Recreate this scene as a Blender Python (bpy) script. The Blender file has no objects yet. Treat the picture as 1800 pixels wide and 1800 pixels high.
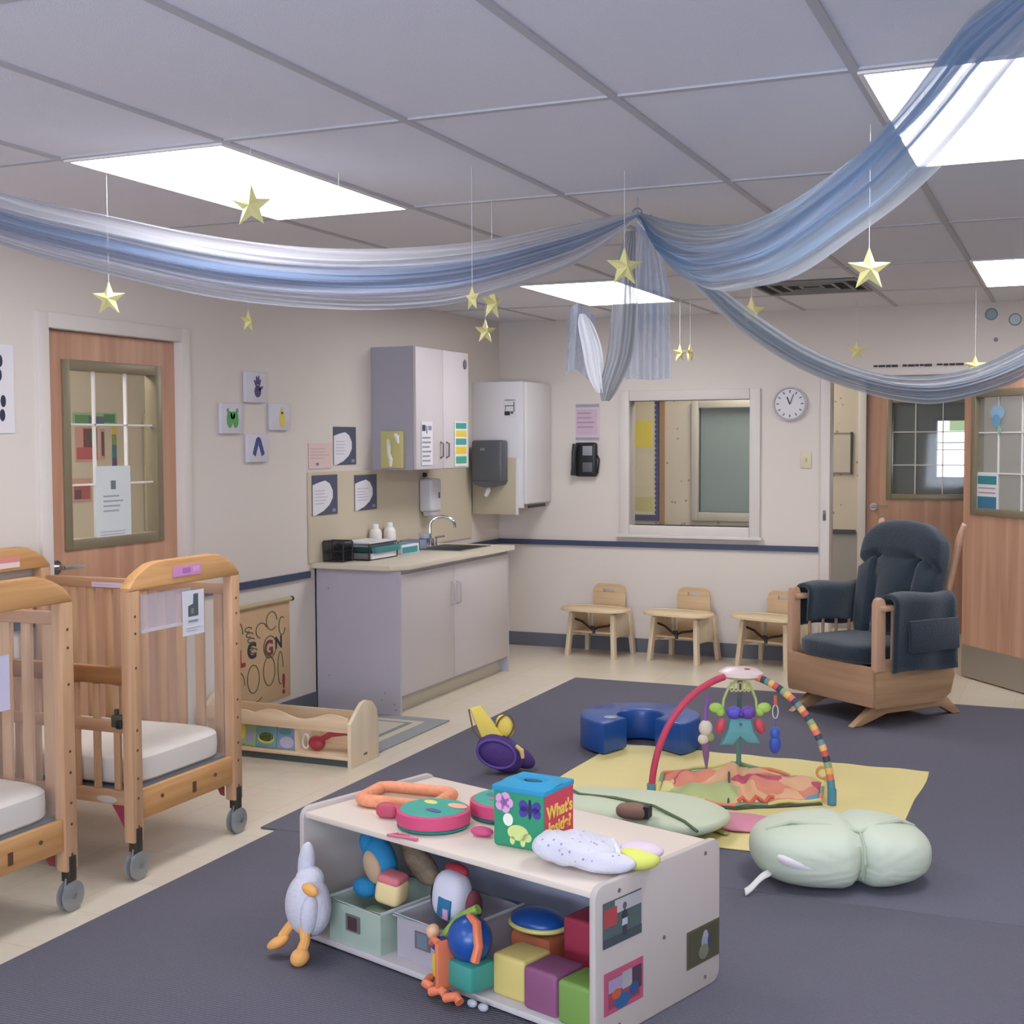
import bpy, bmesh, math, random
from mathutils import Vector, Matrix, Euler
random.seed(7)
PI = math.pi
scn = bpy.context.scene
COL = scn.collection

# ------------------------------------------------------------------ camera
cam_d = bpy.data.cameras.new('camera'); cam = bpy.data.objects.new('camera', cam_d); COL.objects.link(cam)
cam_d.sensor_width = 36.0; cam_d.lens = 2320.77 / 1800 * 36.0; cam_d.clip_start = .05; cam_d.clip_end = 60
PITCH, YAW, ROLL, EYE = .0530, .4036, -.0043, 1.5311
fw = Vector((-math.sin(YAW)*math.cos(PITCH), math.cos(YAW)*math.cos(PITCH), -math.sin(PITCH)))
rt = Vector((math.cos(YAW), math.sin(YAW), 0)); up = rt.cross(fw)
rt2 = rt*math.cos(ROLL) + up*math.sin(ROLL); up2 = -rt*math.sin(ROLL) + up*math.cos(ROLL)
mw = Matrix((rt2, up2, -fw)).transposed().to_4x4(); mw.translation = (0, 0, EYE)
cam.matrix_world = mw
scn.camera = cam

# ------------------------------------------------------------------ light and exposure
w = bpy.data.worlds.new('world'); scn.world = w; w.use_nodes = True
w.node_tree.nodes['Background'].inputs[0].default_value = (.75, .85, 1, 1)
w.node_tree.nodes['Background'].inputs[1].default_value = .6
scn.view_settings.view_transform = 'Standard'; scn.view_settings.look = 'None'
scn.view_settings.exposure = 1.35; scn.view_settings.gamma = 1.0
try: scn.view_settings.use_curve_mapping = False
except Exception: pass
TROFFER = 5.2           # strength of the ceiling light diffusers
def area(name, loc, rot, sx, sy, power, col):
    l = bpy.data.lights.new(name, 'AREA'); l.shape = 'RECTANGLE'; l.size = sx; l.size_y = sy; l.energy = power; l.color = col
    o = bpy.data.objects.new(name, l); o.location = loc; o.rotation_euler = rot; COL.objects.link(o); return o
# unseen cool area light added behind the camera, tilted up to brighten the ceiling
area('ceiling_fill_light', (-.6, -2.36, 1.35), (PI/2+.45, 0, 0), 3.6, 1.4, 110, (.70, .80, 1.0))

# ------------------------------------------------------------------ materials
def lin(h):
    h = h.lstrip('#'); c = [int(h[i:i+2], 16)/255 for i in (0, 2, 4)]
    return tuple((x/12.92 if x <= .04045 else ((x+.055)/1.055)**2.4) for x in c)
MC = {}
def newmat(name):
    m = bpy.data.materials.new(name); m.use_nodes = True
    nt = m.node_tree; return m, nt, nt.nodes['Principled BSDF']
def M(h, rough=.6, metal=0, bump=0, bscale=60, var=.0, vscale=8, sheen=0, coat=0, alpha=1, trans=0):
    key = (h, rough, metal, bump, bscale, var, vscale, sheen, coat, alpha, trans)
    if key in MC: return MC[key]
    m, nt, p = newmat('mat_'+h); c = lin(h)
    p.inputs['Base Color'].default_value = (*c, 1); p.inputs['Roughness'].default_value = rough
    p.inputs['Metallic'].default_value = metal; p.inputs['Sheen Weight'].default_value = sheen
    p.inputs['Coat Weight'].default_value = coat; p.inputs['Alpha'].default_value = alpha
    p.inputs['Transmission Weight'].default_value = trans
    if var or bump:
        tc = nt.nodes.new('ShaderNodeTexCoord')
    if var:
        n = nt.nodes.new('ShaderNodeTexNoise'); n.inputs['Scale'].default_value = vscale; n.inputs['Detail'].default_value = 4
        nt.links.new(tc.outputs['Object'], n.inputs['Vector'])
        mx = nt.nodes.new('ShaderNodeMix'); mx.data_type = 'RGBA'
        mx.inputs[6].default_value = (*[x*(1-var) for x in c], 1); mx.inputs[7].default_value = (*[min(1, x*(1+var)) for x in c], 1)
        nt.links.new(n.outputs['Fac'], mx.inputs[0]); nt.links.new(mx.outputs[2], p.inputs['Base Color'])
    if bump:
        n = nt.nodes.new('ShaderNodeTexNoise'); n.inputs['Scale'].default_value = bscale; n.inputs['Detail'].default_value = 3
        nt.links.new(tc.outputs['Object'], n.inputs['Vector'])
        b = nt.nodes.new('ShaderNodeBump'); b.inputs['Strength'].default_value = bump; b.inputs['Distance'].default_value = .01
        nt.links.new(n.outputs['Fac'], b.inputs['Height']); nt.links.new(b.outputs[0], p.inputs['Normal'])
    MC[key] = m; return m
def wood(h1, h2, axis='z', scale=14, rough=.42, stretch=.06):
    key = ('w', h1, h2, axis, scale, rough)
    if key in MC: return MC[key]
    m, nt, p = newmat('wood_'+h1)
    tc = nt.nodes.new('ShaderNodeTexCoord'); mp = nt.nodes.new('ShaderNodeMapping')
    s = [scale]*3; s['xyz'.index(axis)] = scale*stretch; mp.inputs['Scale'].default_value = s
    n = nt.nodes.new('ShaderNodeTexNoise'); n.inputs['Scale'].default_value = 1.6; n.inputs['Detail'].default_value = 5
    n.inputs['Distortion'].default_value = .6
    r = nt.nodes.new('ShaderNodeValToRGB'); r.color_ramp.elements[0].position = .32; r.color_ramp.elements[1].position = .68
    r.color_ramp.elements[0].color = (*lin(h2), 1); r.color_ramp.elements[1].color = (*lin(h1), 1)
    nt.links.new(tc.outputs['Object'], mp.inputs['Vector']); nt.links.new(mp.outputs[0], n.inputs['Vector'])
    nt.links.new(n.outputs['Fac'], r.inputs[0]); nt.links.new(r.outputs[0], p.inputs['Base Color'])
    p.inputs['Roughness'].default_value = rough
    MC[key] = m; return m
def emis(h, s):
    key = ('e', h, s)
    if key in MC: return MC[key]
    m, nt, p = newmat('light_'+h); p.inputs['Emission Color'].default_value = (*lin(h), 1)
    p.inputs['Emission Strength'].default_value = s; p.inputs['Base Color'].default_value = (.8, .8, .8, 1)
    MC[key] = m; return m
def clearmat(h='dfe6ea', op=.18, rough=.15):
    """clear sheet: mostly see-through, with a gloss"""
    key = ('c', h, op, rough)
    if key in MC: return MC[key]
    m = bpy.data.materials.new('clear_'+h); m.use_nodes = True; nt = m.node_tree; nt.nodes.clear()
    out = nt.nodes.new('ShaderNodeOutputMaterial'); t = nt.nodes.new('ShaderNodeBsdfTransparent')
    g = nt.nodes.new('ShaderNodeBsdfPrincipled'); g.inputs['Base Color'].default_value = (*lin(h), 1); g.inputs['Roughness'].default_value = rough
    mx = nt.nodes.new('ShaderNodeMixShader'); mx.inputs[0].default_value = op
    nt.links.new(t.outputs[0], mx.inputs[1]); nt.links.new(g.outputs[0], mx.inputs[2]); nt.links.new(mx.outputs[0], out.inputs[0])
    MC[key] = m; return m
def sheer(name, c1, c2, c3, bands, op):
    """sheer fabric: lengthwise layers of tulle; uv.y runs across the cloth"""
    m = bpy.data.materials.new(name); m.use_nodes = True; nt = m.node_tree; nt.nodes.clear(); N = nt.nodes.new; L = nt.links.new
    out = N('ShaderNodeOutputMaterial'); uv = N('ShaderNodeTexCoord'); mp = N('ShaderNodeMapping'); mp.inputs['Scale'].default_value = (1.2, bands, 1)
    no = N('ShaderNodeTexNoise'); no.inputs['Scale'].default_value = 1.0; no.inputs['Detail'].default_value = 4
    L(uv.outputs['UV'], mp.inputs['Vector']); L(mp.outputs[0], no.inputs['Vector'])
    sep = N('ShaderNodeSeparateXYZ'); L(uv.outputs['UV'], sep.inputs[0])
    r = N('ShaderNodeValToRGB'); e = r.color_ramp.elements
    e[0].position = 0; e[0].color = (*lin(c2), 1); e[1].position = 1; e[1].color = (*lin(c3), 1)
    for pos, c in ((.22, c3), (.38, c1), (.62, c1), (.8, c2)):
        x = e.new(pos); x.color = (*lin(c), 1)
    ad = N('ShaderNodeMath'); ad.operation = 'MULTIPLY_ADD'; ad.inputs[1].default_value = .35
    L(no.outputs['Fac'], ad.inputs[0]); 
    sb = N('ShaderNodeMath'); sb.operation = 'SUBTRACT'; sb.inputs[1].default_value = .17; L(sep.outputs[1], sb.inputs[0]); L(sb.outputs[0], ad.inputs[2])
    L(ad.outputs[0], r.inputs[0])
    d = N('ShaderNodeBsdfDiffuse'); tr = N('ShaderNodeBsdfTranslucent'); gl = N('ShaderNodeBsdfGlossy'); gl.inputs['Roughness'].default_value = .35
    L(r.outputs[0], d.inputs[0]); L(r.outputs[0], tr.inputs[0]); gl.inputs[0].default_value = (.9, .93, 1, 1)
    m1 = N('ShaderNodeMixShader'); m1.inputs[0].default_value = .4; L(d.outputs[0], m1.inputs[1]); L(tr.outputs[0], m1.inputs[2])
    m1b = N('ShaderNodeMixShader'); m1b.inputs[0].default_value = .08; L(m1.outputs[0], m1b.inputs[1]); L(gl.outputs[0], m1b.inputs[2])
    t = N('ShaderNodeBsdfTransparent')
    m2 = N('ShaderNodeMixShader')
    mr = N('ShaderNodeMapRange'); mr.inputs['From Min'].default_value = .3; mr.inputs['From Max'].default_value = .7
    mr.inputs['To Min'].default_value = op-.16; mr.inputs['To Max'].default_value = min(1, op+.16)
    mp2 = N('ShaderNodeMapping'); mp2.inputs['Scale'].default_value = (2.0, bands*2.4, 1); no2 = N('ShaderNodeTexNoise'); no2.inputs['Detail'].default_value = 3; no2.inputs['Scale'].default_value = 1
    L(uv.outputs['UV'], mp2.inputs[0]); L(mp2.outputs[0], no2.inputs[0]); L(no2.outputs['Fac'], mr.inputs[0]); L(mr.outputs[0], m2.inputs[0])
    L(t.outputs[0], m2.inputs[1]); L(m1b.outputs[0], m2.inputs[2]); L(m2.outputs[0], out.inputs[0])
    return m

# ------------------------------------------------------------------ mesh builder
class B:
    def __init__(s): s.bm = bmesh.new(); s.mats = []; s.uv = s.bm.loops.layers.uv.new('UVMap')
    def mi(s, m):
        if m not in s.mats: s.mats.append(m)
        return s.mats.index(m)
    def _fin(s, verts, faces, mat, mx=None):
        if mx is not None:
            for v in verts: v.co = mx @ v.co
        i = s.mi(mat)
        for f in faces: f.material_index = i; f.smooth = True
        return s
    def _add(s, cos, fcs, mat, mx=None):
        vs = [s.bm.verts.new(c) for c in cos]; fs = []
        for f in fcs:
            try: fs.append(s.bm.faces.new([vs[k] for k in f]))
            except ValueError: pass
        s._fin(vs, fs, mat, mx); return vs, fs
    def box(s, c, d, mat, rot=(0, 0, 0), bev=0, seg=2):
        t = bmesh.new(); bmesh.ops.create_cube(t, size=1)
        for v in t.verts: v.co = Vector((v.co.x*d[0], v.co.y*d[1], v.co.z*d[2]))
        if bev: bmesh.ops.bevel(t, geom=list(t.edges), offset=min(bev, min(d)*.49), segments=seg, affect='EDGES', profile=.5)
        mx = Matrix.Translation(c) @ Euler(rot).to_matrix().to_4x4()
        return s.merge(t, mat, mx)
    def bx(s, x0, x1, y0, y1, z0, z1, mat, bev=0):
        return s.box(((x0+x1)/2, (y0+y1)/2, (z0+z1)/2), (abs(x1-x0), abs(y1-y0), abs(z1-z0)), mat, bev=bev)
    def merge(s, t, mat, mx=None):
        t.verts.ensure_lookup_table(); mp = {}
        for v in t.verts: mp[v] = s.bm.verts.new(v.co if mx is None else mx @ v.co)
        i = s.mi(mat)
        for f in t.faces:
            g = s.bm.faces.new([mp[v] for v in f.verts]); g.material_index = i; g.smooth = True
        t.free(); return s
    def prism(s, poly, th, mat, plane='xz', c=(0, 0, 0), rot=(0, 0, 0), bev=0):
        """polygon (a,b) extruded by th centred on the third axis"""
        t = bmesh.new()
        def P(a, b, h):
            return {'xz': (a, h, b), 'xy': (a, b, h), 'yz': (h, a, b)}[plane]
        n = len(poly); A = [t.verts.new(P(a, b, -th/2)) for a, b in poly]; Bv = [t.verts.new(P(a, b, th/2)) for a, b in poly]
        fa = t.faces.new(A[::-1]); fb = t.faces.new(Bv)
        for i in range(n): t.faces.new((A[i], A[(i+1) % n], Bv[(i+1) % n], Bv[i]))
        bmesh.ops.recalc_face_normals(t, faces=t.faces)
        if bev:
            ed = [e for e in t.edges if (e in fa.edges or e in fb.edges)]
            bmesh.ops.bevel(t, geom=ed, offset=bev, segments=2, affect='EDGES', profile=.5)
        mx = Matrix.Translation(c) @ Euler(rot).to_matrix().to_4x4()
        return s.merge(t, mat, mx)
    def tube(s, pts, r, mat, seg=10, closed=False, mats=None):
        pts = [Vector(p) for p in pts]; n = len(pts); rr = r if isinstance(r, (list, tuple)) else [r]*n
        rings = []; prev = None
        for i, p in enumerate(pts):
            if closed: tg = pts[(i+1) % n]-pts[i-1]
            else: tg = pts[min(i+1, n-1)]-pts[max(i-1, 0)]
            tg.normalize()
            if prev is None:
                a = Vector((0, 0, 1)) if abs(tg.z) < .9 else Vector((1, 0, 0)); nx = tg.cross(a).normalized()
            else: nx = (prev - tg*prev.dot(tg)).normalized()
            prev = nx; ny = tg.cross(nx)
            rings.append([s.bm.verts.new(p + (nx*math.cos(2*PI*k/seg)+ny*math.sin(2*PI*k/seg))*rr[i]) for k in range(seg)])
        fs = []
        for i in range(n if closed else n-1):
            a, b = rings[i], rings[(i+1) % n]; mm = s.mi(mats[i % len(mats)] if mats else mat)
            for k in range(seg):
                f = s.bm.faces.new((a[k], a[(k+1) % seg], b[(k+1) % seg], b[k])); f.material_index = mm; f.smooth = True
        if not closed:
            for rg, o in ((rings[0], 1), (rings[-1], -1)):
                f = s.bm.faces.new(rg[::-o] if o == 1 else rg); f.material_index = s.mi(mats[0] if mats else mat); f.smooth = True
        return s
    def cyl(s, p0, p1, r, mat, seg=20, r2=None): return s.tube([p0, p1], [r, r if r2 is None else r2], mat, seg)
    def lathe(s, prof, mat, seg=28, c=(0, 0, 0), rot=(0, 0, 0), sx=1, sy=1):
        cos = []; fc = []; n = len(prof)
        for k in range(seg):
            a = 2*PI*k/seg
            for r, z in prof: cos.append((r*math.cos(a)*sx, r*math.sin(a)*sy, z))
        for k in range(seg):
            for i in range(n-1):
                a, b = k*n+i, ((k+1) % seg)*n+i; fc.append((a, b, b+1, a+1))
        mx = Matrix.Translation(c) @ Euler(rot).to_matrix().to_4x4()
        vs, fs = s._add(cos, fc, mat, mx)
        bmesh.ops.remove_doubles(s.bm, verts=vs, dist=1e-6)
        return s
    def ell(s, c, r, mat, e=1.0, rot=(0, 0, 0), nu=24, nv=14, fn=None):
        """superellipsoid; fn(Vector)->Vector deforms the unit shape"""
        def pw(x): return math.copysign(abs(x)**e, x)
        cos = []; fc = []
        for j in range(nv+1):
            ph = -PI/2+PI*j/nv
            for i in range(nu):
                th = 2*PI*i/nu
                v = Vector((pw(math.cos(ph))*pw(math.cos(th)), pw(math.cos(ph))*pw(math.sin(th)), pw(math.sin(ph))))
                if fn: v = fn(v)
                cos.append((v.x*r[0], v.y*r[1], v.z*r[2]))
        for j in range(nv):
            for i in range(nu): a = j*nu+i; b = j*nu+(i+1) % nu; fc.append((a, b, b+nu, a+nu))
        mx = Matrix.Translation(c) @ Euler(rot).to_matrix().to_4x4()
        vs, fs = s._add(cos, fc, mat, mx); bmesh.ops.remove_doubles(s.bm, verts=vs, dist=1e-6)
        return s
    def sheet(s, fn, nu, nv, mat, closed_u=False):
        vs = [[s.bm.verts.new(fn(i/nu, j/nv)) for j in range(nv+1)] for i in range(nu+1)]; mi = s.mi(mat)
        for i in range(nu):
            for j in range(nv):
                q = (vs[i][j], vs[i+1][j], vs[i+1][j+1], vs[i][j+1])
                f = s.bm.faces.new(q); f.smooth = True; f.material_index = mi
                for l, (a, b) in zip(f.loops, ((i, j), (i+1, j), (i+1, j+1), (i, j+1))): l[s.uv].uv = (a/nu, b/nv)
        return s
    def build(s, name, parent=None, loc=(0, 0, 0), rot=(0, 0, 0), angle=35):
        bmesh.ops.recalc_face_normals(s.bm, faces=s.bm.faces) if not getattr(s, 'norecalc', 0) else None
        me = bpy.data.meshes.new(name); s.bm.to_mesh(me); s.bm.free()
        for m in s.mats: me.materials.append(m)
        try: me.set_sharp_from_angle(angle=math.radians(angle))
        except Exception: pass
        o = bpy.data.objects.new(name, me); COL.objects.link(o); o.location = loc; o.rotation_euler = rot
        if parent is not None: o.parent = parent
        return o
def tag(o, label, cat, group=None, kind=None):
    if label: o['label'] = label
    if cat: o['category'] = cat
    if group: o['group'] = group
    if kind: o['kind'] = kind
    return o
def thing(name, label, cat, loc=(0, 0, 0), rz=0, group=None, rot=None):
    o = bpy.data.objects.new(name, None); COL.objects.link(o); o.empty_display_size = .1
    o.location = loc; o.rotation_euler = rot if rot else (0, 0, rz)
    return tag(o, label, cat, group)
def struct(o, label=None):
    o['kind'] = 'structure'
    if label: o['label'] = label
    return o
def text_part(body, size, mat, parent, loc, rot, name='lettering', ext=.001, align='CENTER', bold=0):
    cu = bpy.data.curves.new('txt', 'FONT'); cu.body = body; cu.size = size; cu.extrude = ext; cu.align_x = align; cu.align_y = 'CENTER'; cu.offset = bold
    t = bpy.data.objects.new('txt', cu); COL.objects.link(t); bpy.context.view_layer.update()
    me = bpy.data.meshes.new_from_object(t.evaluated_get(bpy.context.evaluated_depsgraph_get()))
    bpy.data.objects.remove(t); me.materials.clear(); me.materials.append(mat); me.name = name
    o = bpy.data.objects.new(name, me); COL.objects.link(o); o.parent = parent; o.location = loc; o.rotation_euler = rot
    return o
def copy_tree(src, parent=None):
    c = src.copy(); COL.objects.link(c)
    if parent is not None: c.parent = parent
    for ch in list(src.children): copy_tree(ch, c)
    return c

# shared materials
WALL = M('d6cdc4', .75, bump=.05, bscale=120); WHITE = M('e4dfda', .5); TRIM = M('d4ccc5', .45)
NAVY = M('3c4660', .5); BASE = M('63656f', .55)
DOORW = wood('c89c80', 'b2846a', 'z', 9, .42); DARKMETAL = M('8b8068', .4, .35); CHROME = M('c9ccd0', .18, 1.0)
LAM = M('c9c3c6', .42); MAPLE = wood('c9a27c', 'b58a66', 'z', 16); MAPLEH = wood('cf9f6a', 'b98750', 'y', 18); MAPLEX = wood('c69c76', 'b18664', 'x', 16)
BIRCH = wood('ddccb0', 'd0bc9c', 'z', 12); BIRCHX = wood('dcc6a6', 'cdb08c', 'x', 12)
BLACK = M('1d1e20', .45)

W, D, H = -4.009, 9.146, 2.427
# ------------------------------------------------------------------ floor
m, nt, p = newmat('vinyl_tiles')
tc = nt.nodes.new('ShaderNodeTexCoord'); br = nt.nodes.new('ShaderNodeTexBrick')
br.offset = 0; br.inputs['Scale'].default_value = 1; br.inputs['Brick Width'].default_value = .305; br.inputs['Row Height'].default_value = .305
br.inputs['Mortar Size'].default_value = .0015; br.inputs['Mortar Smooth'].default_value = .3
br.inputs['Color1'].default_value = (*lin('ddd2be'), 1); br.inputs['Color2'].default_value = (*lin('d8ccb6'), 1); br.inputs['Mortar'].default_value = (*lin('bfb39e'), 1)
n = nt.nodes.new('ShaderNodeTexNoise'); n.inputs['Scale'].default_value = 25; n.inputs['Detail'].default_value = 6
mx = nt.nodes.new('ShaderNodeMix'); mx.data_type = 'RGBA'; mx.blend_type = 'MULTIPLY'; mx.inputs[0].default_value = .18
nt.links.new(tc.outputs['Object'], br.inputs['Vector']); nt.links.new(tc.outputs['Object'], n.inputs['Vector'])
nt.links.new(br.outputs['Color'], mx.inputs[6]); nt.links.new(n.outputs['Color'], mx.inputs[7]); nt.links.new(mx.outputs[2], p.inputs['Base Color'])
p.inputs['Roughness'].default_value = .28; FLOORM = m
struct(B().bx(-7, 3.2, -2.6, 14.2, -.06, 0, FLOORM).build('floor'))

# ------------------------------------------------------------------ ceiling with its metal grid
TILE = M('e2e1e8', .9, bump=.25, bscale=260, var=.03, vscale=180); TEE = M('bbb9bd', .6)
b = B().bx(-7, 3.2, -2.6, 14.2, H, H+.05, TILE)
GX, GY = -2.948, 3.3066
for i in range(-6, 11):
    x = GX+.61*i
    if -7 < x < 3.2: b.bx(x-.012, x+.012, -2.6, 14.2, H-.006, H+.001, TEE)
for j in range(-4, 9):
    y = GY+1.22*j
    if -2.6 < y < 14.2: b.bx(-7, 3.2, y-.012, y+.012, H-.0055, H+.001, TEE)
struct(b.build('ceiling'))

# ------------------------------------------------------------------ walls
def wall_x(name, x, th, y0, y1, holes, mat, zt=H):
    """wall facing +x (surface at x), body towards -th; holes (y0,y1,z0,z1)"""
    b = B(); ys = sorted({y0, y1, *[h[0] for h in holes], *[h[1] for h in holes]})
    for a, c in zip(ys, ys[1:]):
        hs = [h for h in holes if h[0] <= a and h[1] >= c]
        if not hs: b.bx(x-th, x, a, c, 0, zt, mat)
        else:
            h = hs[0]
            if h[2] > 0: b.bx(x-th, x, a, c, 0, h[2], mat)
            if h[3] < zt: b.bx(x-th, x, a, c, h[3], zt, mat)
    return struct(b.build(name))
def wall_y(name, y, th, x0, x1, holes, mat, zt=H, low=None):
    b = B(); xs = sorted({x0, x1, *[h[0] for h in holes], *[h[1] for h in holes]})
    for a, c in zip(xs, xs[1:]):
        hs = [h for h in holes if h[0] <= a and h[1] >= c]
        if not hs: b.bx(a, c, y, y+th, 0, zt, mat)
        else:
            h = hs[0]
            if h[2] > 0: b.bx(a, c, y, y+th, 0, h[2], mat)
            if h[3] < zt: b.bx(a, c, y, y+th, h[3], zt, mat)
    if low:
        for a, c in zip(xs, xs[1:]):
            if not [h for h in holes if h[0] <= a and h[1] >= c and h[2] < .7]: b.bx(a, c, y-.002, y, 0, .775, low)
    return struct(b.build(name))
wall_x('wall_left', W, .12, -2.6, D+.12, [(4.38, 5.29, 0, 2.022)], WALL)
wall_y('wall_back', D, .12, W-.12, 3.2, [(-2.975, -2.095, .925, 1.822), (-1.545, -.655, 0, 1.965)], WALL)
wall_x('wall_right', 3.12, -.08, -2.6, D, [], WALL)
wall_y('wall_rear', -2.6, .1, W-.12, 3.2, [], WALL)
# the rooms seen through the glass
CREAM = M('dcd5c6', .8); PAPER = None
m, nt, p = newmat('speckled_wallpaper')
tc = nt.nodes.new('ShaderNodeTexCoord'); vo = nt.nodes.new('ShaderNodeTexVoronoi'); vo.inputs['Scale'].default_value = 13
r = nt.nodes.new('ShaderNodeValToRGB'); r.color_ramp.elements[0].position = .1; r.color_ramp.elements[0].color = (*lin('8f8a88'), 1)
r.color_ramp.elements[1].position = .16; r.color_ramp.elements[1].color = (*lin('cdc1ae'), 1)
nt.links.new(tc.outputs['Object'], vo.inputs['Vector']); nt.links.new(vo.outputs['Distance'], r.inputs[0]); nt.links.new(r.outputs[0], p.inputs['Base Color'])
p.inputs['Roughness'].default_value = .8; PAPER = m
wall_y('wall_corridor', 10.9, .1, -5.2, 1.2, [(-2.93, -2.2, .93, 1.81), (-1.56, -.64, 0, 2.02)], PAPER, low=M('9c9892', .6))
wall_x('wall_corridor_end', -5.1, .1, D+.12, 10.9, [], WALL)
struct(B().bx(1.1, 1.2, D+.12, 10.9, 0, H, WALL).build('wall_corridor_side'))
wall_y('wall_classroom', 13.6, .1, -5.2, 1.2, [(-1.26, -.3, 1.17, 1.72)], M('8f928c', .8))  # dim room added behind the corridor door glass to carry the reflected window
struct(B().bx(-5.2, -5.1, 10.9, 13.6, 0, H, M('8f928c', .8)).build('wall_classroom_left'))
struct(B().bx(1.1, 1.2, 10.9, 13.6, 0, H, M('8f928c', .8)).build('wall_classroom_right'))
wall_x('wall_west', -5.6, .1, 2.4, 9.2, [], CREAM)
struct(B().bx(-5.6, W-.12, 2.4, 2.5, 0, H, CREAM).build('wall_west_near'))
struct(B().bx(-5.6, W-.12, 7.2, 7.3, 0, H, CREAM).build('wall_west_far'))

# baseboards, chair rails
struct(B().bx(W, W+.012, -2.5, 4.31, 0, .1, BASE).bx(W, W+.012, 5.36, 6.49, 0, .1, BASE).build('baseboard_left'))
struct(B().bx(W+.001, W+.018, -2.5, 4.31, .765, .803, NAVY).bx(W+.001, W+.018, 5.36, 6.43, .765, .803, NAVY).bx(W+.001, W+.018, 8.07, D, .765, .803, NAVY).build('trim_1'))
struct(B().bx(W, -1.62, D-.012, D, 0, .1, BASE).bx(-.58, 3.1, D-.012, D, 0, .1, BASE).build('baseboard_back'))
struct(B().bx(W, -1.62, D-.018, D-.001, .765, .803, NAVY).build('trim_2'))
struct(B().bx(-5.1, -1.63, 10.88, 10.899, .775, .81, M('4a4a58', .5)).build('trim_3'))
# door frames
def frame_x(name, y0, y1, zt, x):
    b = B()
    for (a, c) in ((y0-.065, y0+.002), (y1-.002, y1+.065)):
        b.bx(x-.13, x+.018, a, c, 0, zt+.065, TRIM, .003)
    b.bx(x-.13, x+.018, y0, y1, zt, zt+.065, TRIM, .003); return struct(b.build(name))
def frame_y(name, x0, x1, zt, y, th=.13):
    b = B()
    for (a, c) in ((x0-.06, x0+.003), (x1-.003, x1+.06)):
        b.bx(a, c, y-.018, y+th, 0, zt+.05, TRIM, .003)
    b.bx(x0, x1, y-.018, y+th, zt, zt+.05, TRIM, .003); return struct(b.build(name))
frame_x('trim_4', 4.383, 5.287, 2.022, W)
frame_y('trim_5', -1.545, -.655, 1.963, D)
frame_y('trim_6', -1.555, -.645, 2.02, 10.9, .11)

# ------------------------------------------------------------------ doors
def make_door(name, wd, ht, glass, muntin=(2, 2), glass_mat=None, kick=False, handle_side=-1, label=None):
    """hinged slab in local x 0..wd, y thickness, faces -y"""
    e = bpy.data.objects.new(name, None); COL.objects.link(e); struct(e, label)
    g0, g1, z0, z1 = glass; T = .044
    b = B().bx(0, g0, 0, T, .008, ht, DOORW).bx(g1, wd, 0, T, .008, ht, DOORW).bx(g0, g1, 0, T, .008, z0, DOORW).bx(g0, g1, 0, T, z1, ht, DOORW)
    b.build('door_leaf', e)
    f = .045; b = B()
    for (a, c, d, h) in ((g0-f*.3, g0+f*.7, z0-f*.3, z1+f*.3), (g1-f*.7, g1+f*.3, z0-f*.3, z1+f*.3), (g0+f*.7, g1-f*.7, z0-f*.3, z0+f*.7), (g0+f*.7, g1-f*.7, z1-f*.7, z1+f*.3)):
        b.bx(a, c, -.012, T+.012, d, h, DARKMETAL, .003)
    b.build('glazing_frame', e)
    B().bx(g0, g1, T/2-.003, T/2+.003, z0, z1, glass_mat or clearmat('cfd8d6', .04, .05)).build('glass_pane', e)
    b = B(); nx, nz = muntin
    for i in range(1, nx+1): x = g0+(g1-g0)*i/(nx+1); b.bx(x-.004, x+.004, T/2-.008, T/2+.008, z0+.02, z1-.02, WHITE)
    for i in range(1, nz+1): z = z0+(z1-z0)*i/(nz+1); b.bx(g0+.02, g1-.02, T/2-.008, T/2+.008, z-.004, z+.004, WHITE)
    b.build('muntin_grid', e)
    hx = .055 if handle_side < 0 else wd-.055; dr = 1 if handle_side < 0 else -1
    b = B().lathe([(0, -.045), (.012, -.045), (.026, -.012), (.03, 0), (.03, .002)], CHROME, 20, (hx, 0, 1.0), (PI/2, 0, 0))
    b = B().cyl((hx, .001, 1.0), (hx, -.012, 1.0), .03, CHROME).cyl((hx, -.01, 1.0), (hx, -.055, 1.0), .011, CHROME).tube([(hx-.008*dr, -.055, 1.0), (hx+.05*dr, -.058, 1.0), (hx+.12*dr, -.05, .998)], [.011, .01, .009], CHROME)
    b.build('door_handle', e)
    if kick: B().bx(.01, wd-.01, -.003, 0, .012, .215, M('a59d92', .35, .6)).build('kick_plate', e)
    return e
d1 = make_door('door_1', .9, 2.018, (.13, .775, 1.08, 1.885), label='wooden door with a gridded glass window, left wall')
d1.location = (W-.03, 4.385, 0); d1.rotation_euler = (0, 0, PI/2)
GREYGL = clearmat('9aa19c', .3, .04)
d3 = make_door('door_2', .9, 2.015, (.165, .79, 1.07, 1.86), glass_mat=GREYGL, label='closed wooden door across the corridor')
d3.location = (-1.55, 10.92, 0)
# the right door stands open into the room; hinge on the right jamb
ang = math.atan2(-.504, .395)
d2 = make_door('door_3', .9, 1.955, (.10, .80, 1.07, 1.83), glass_mat=clearmat('a9aca4', .35, .06), kick=True, handle_side=1, label='open wooden door with a metal kick plate, right edge')
d2.location = (-.662, 8.955, 0); d2.rotation_euler = (0, 0, ang)

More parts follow.
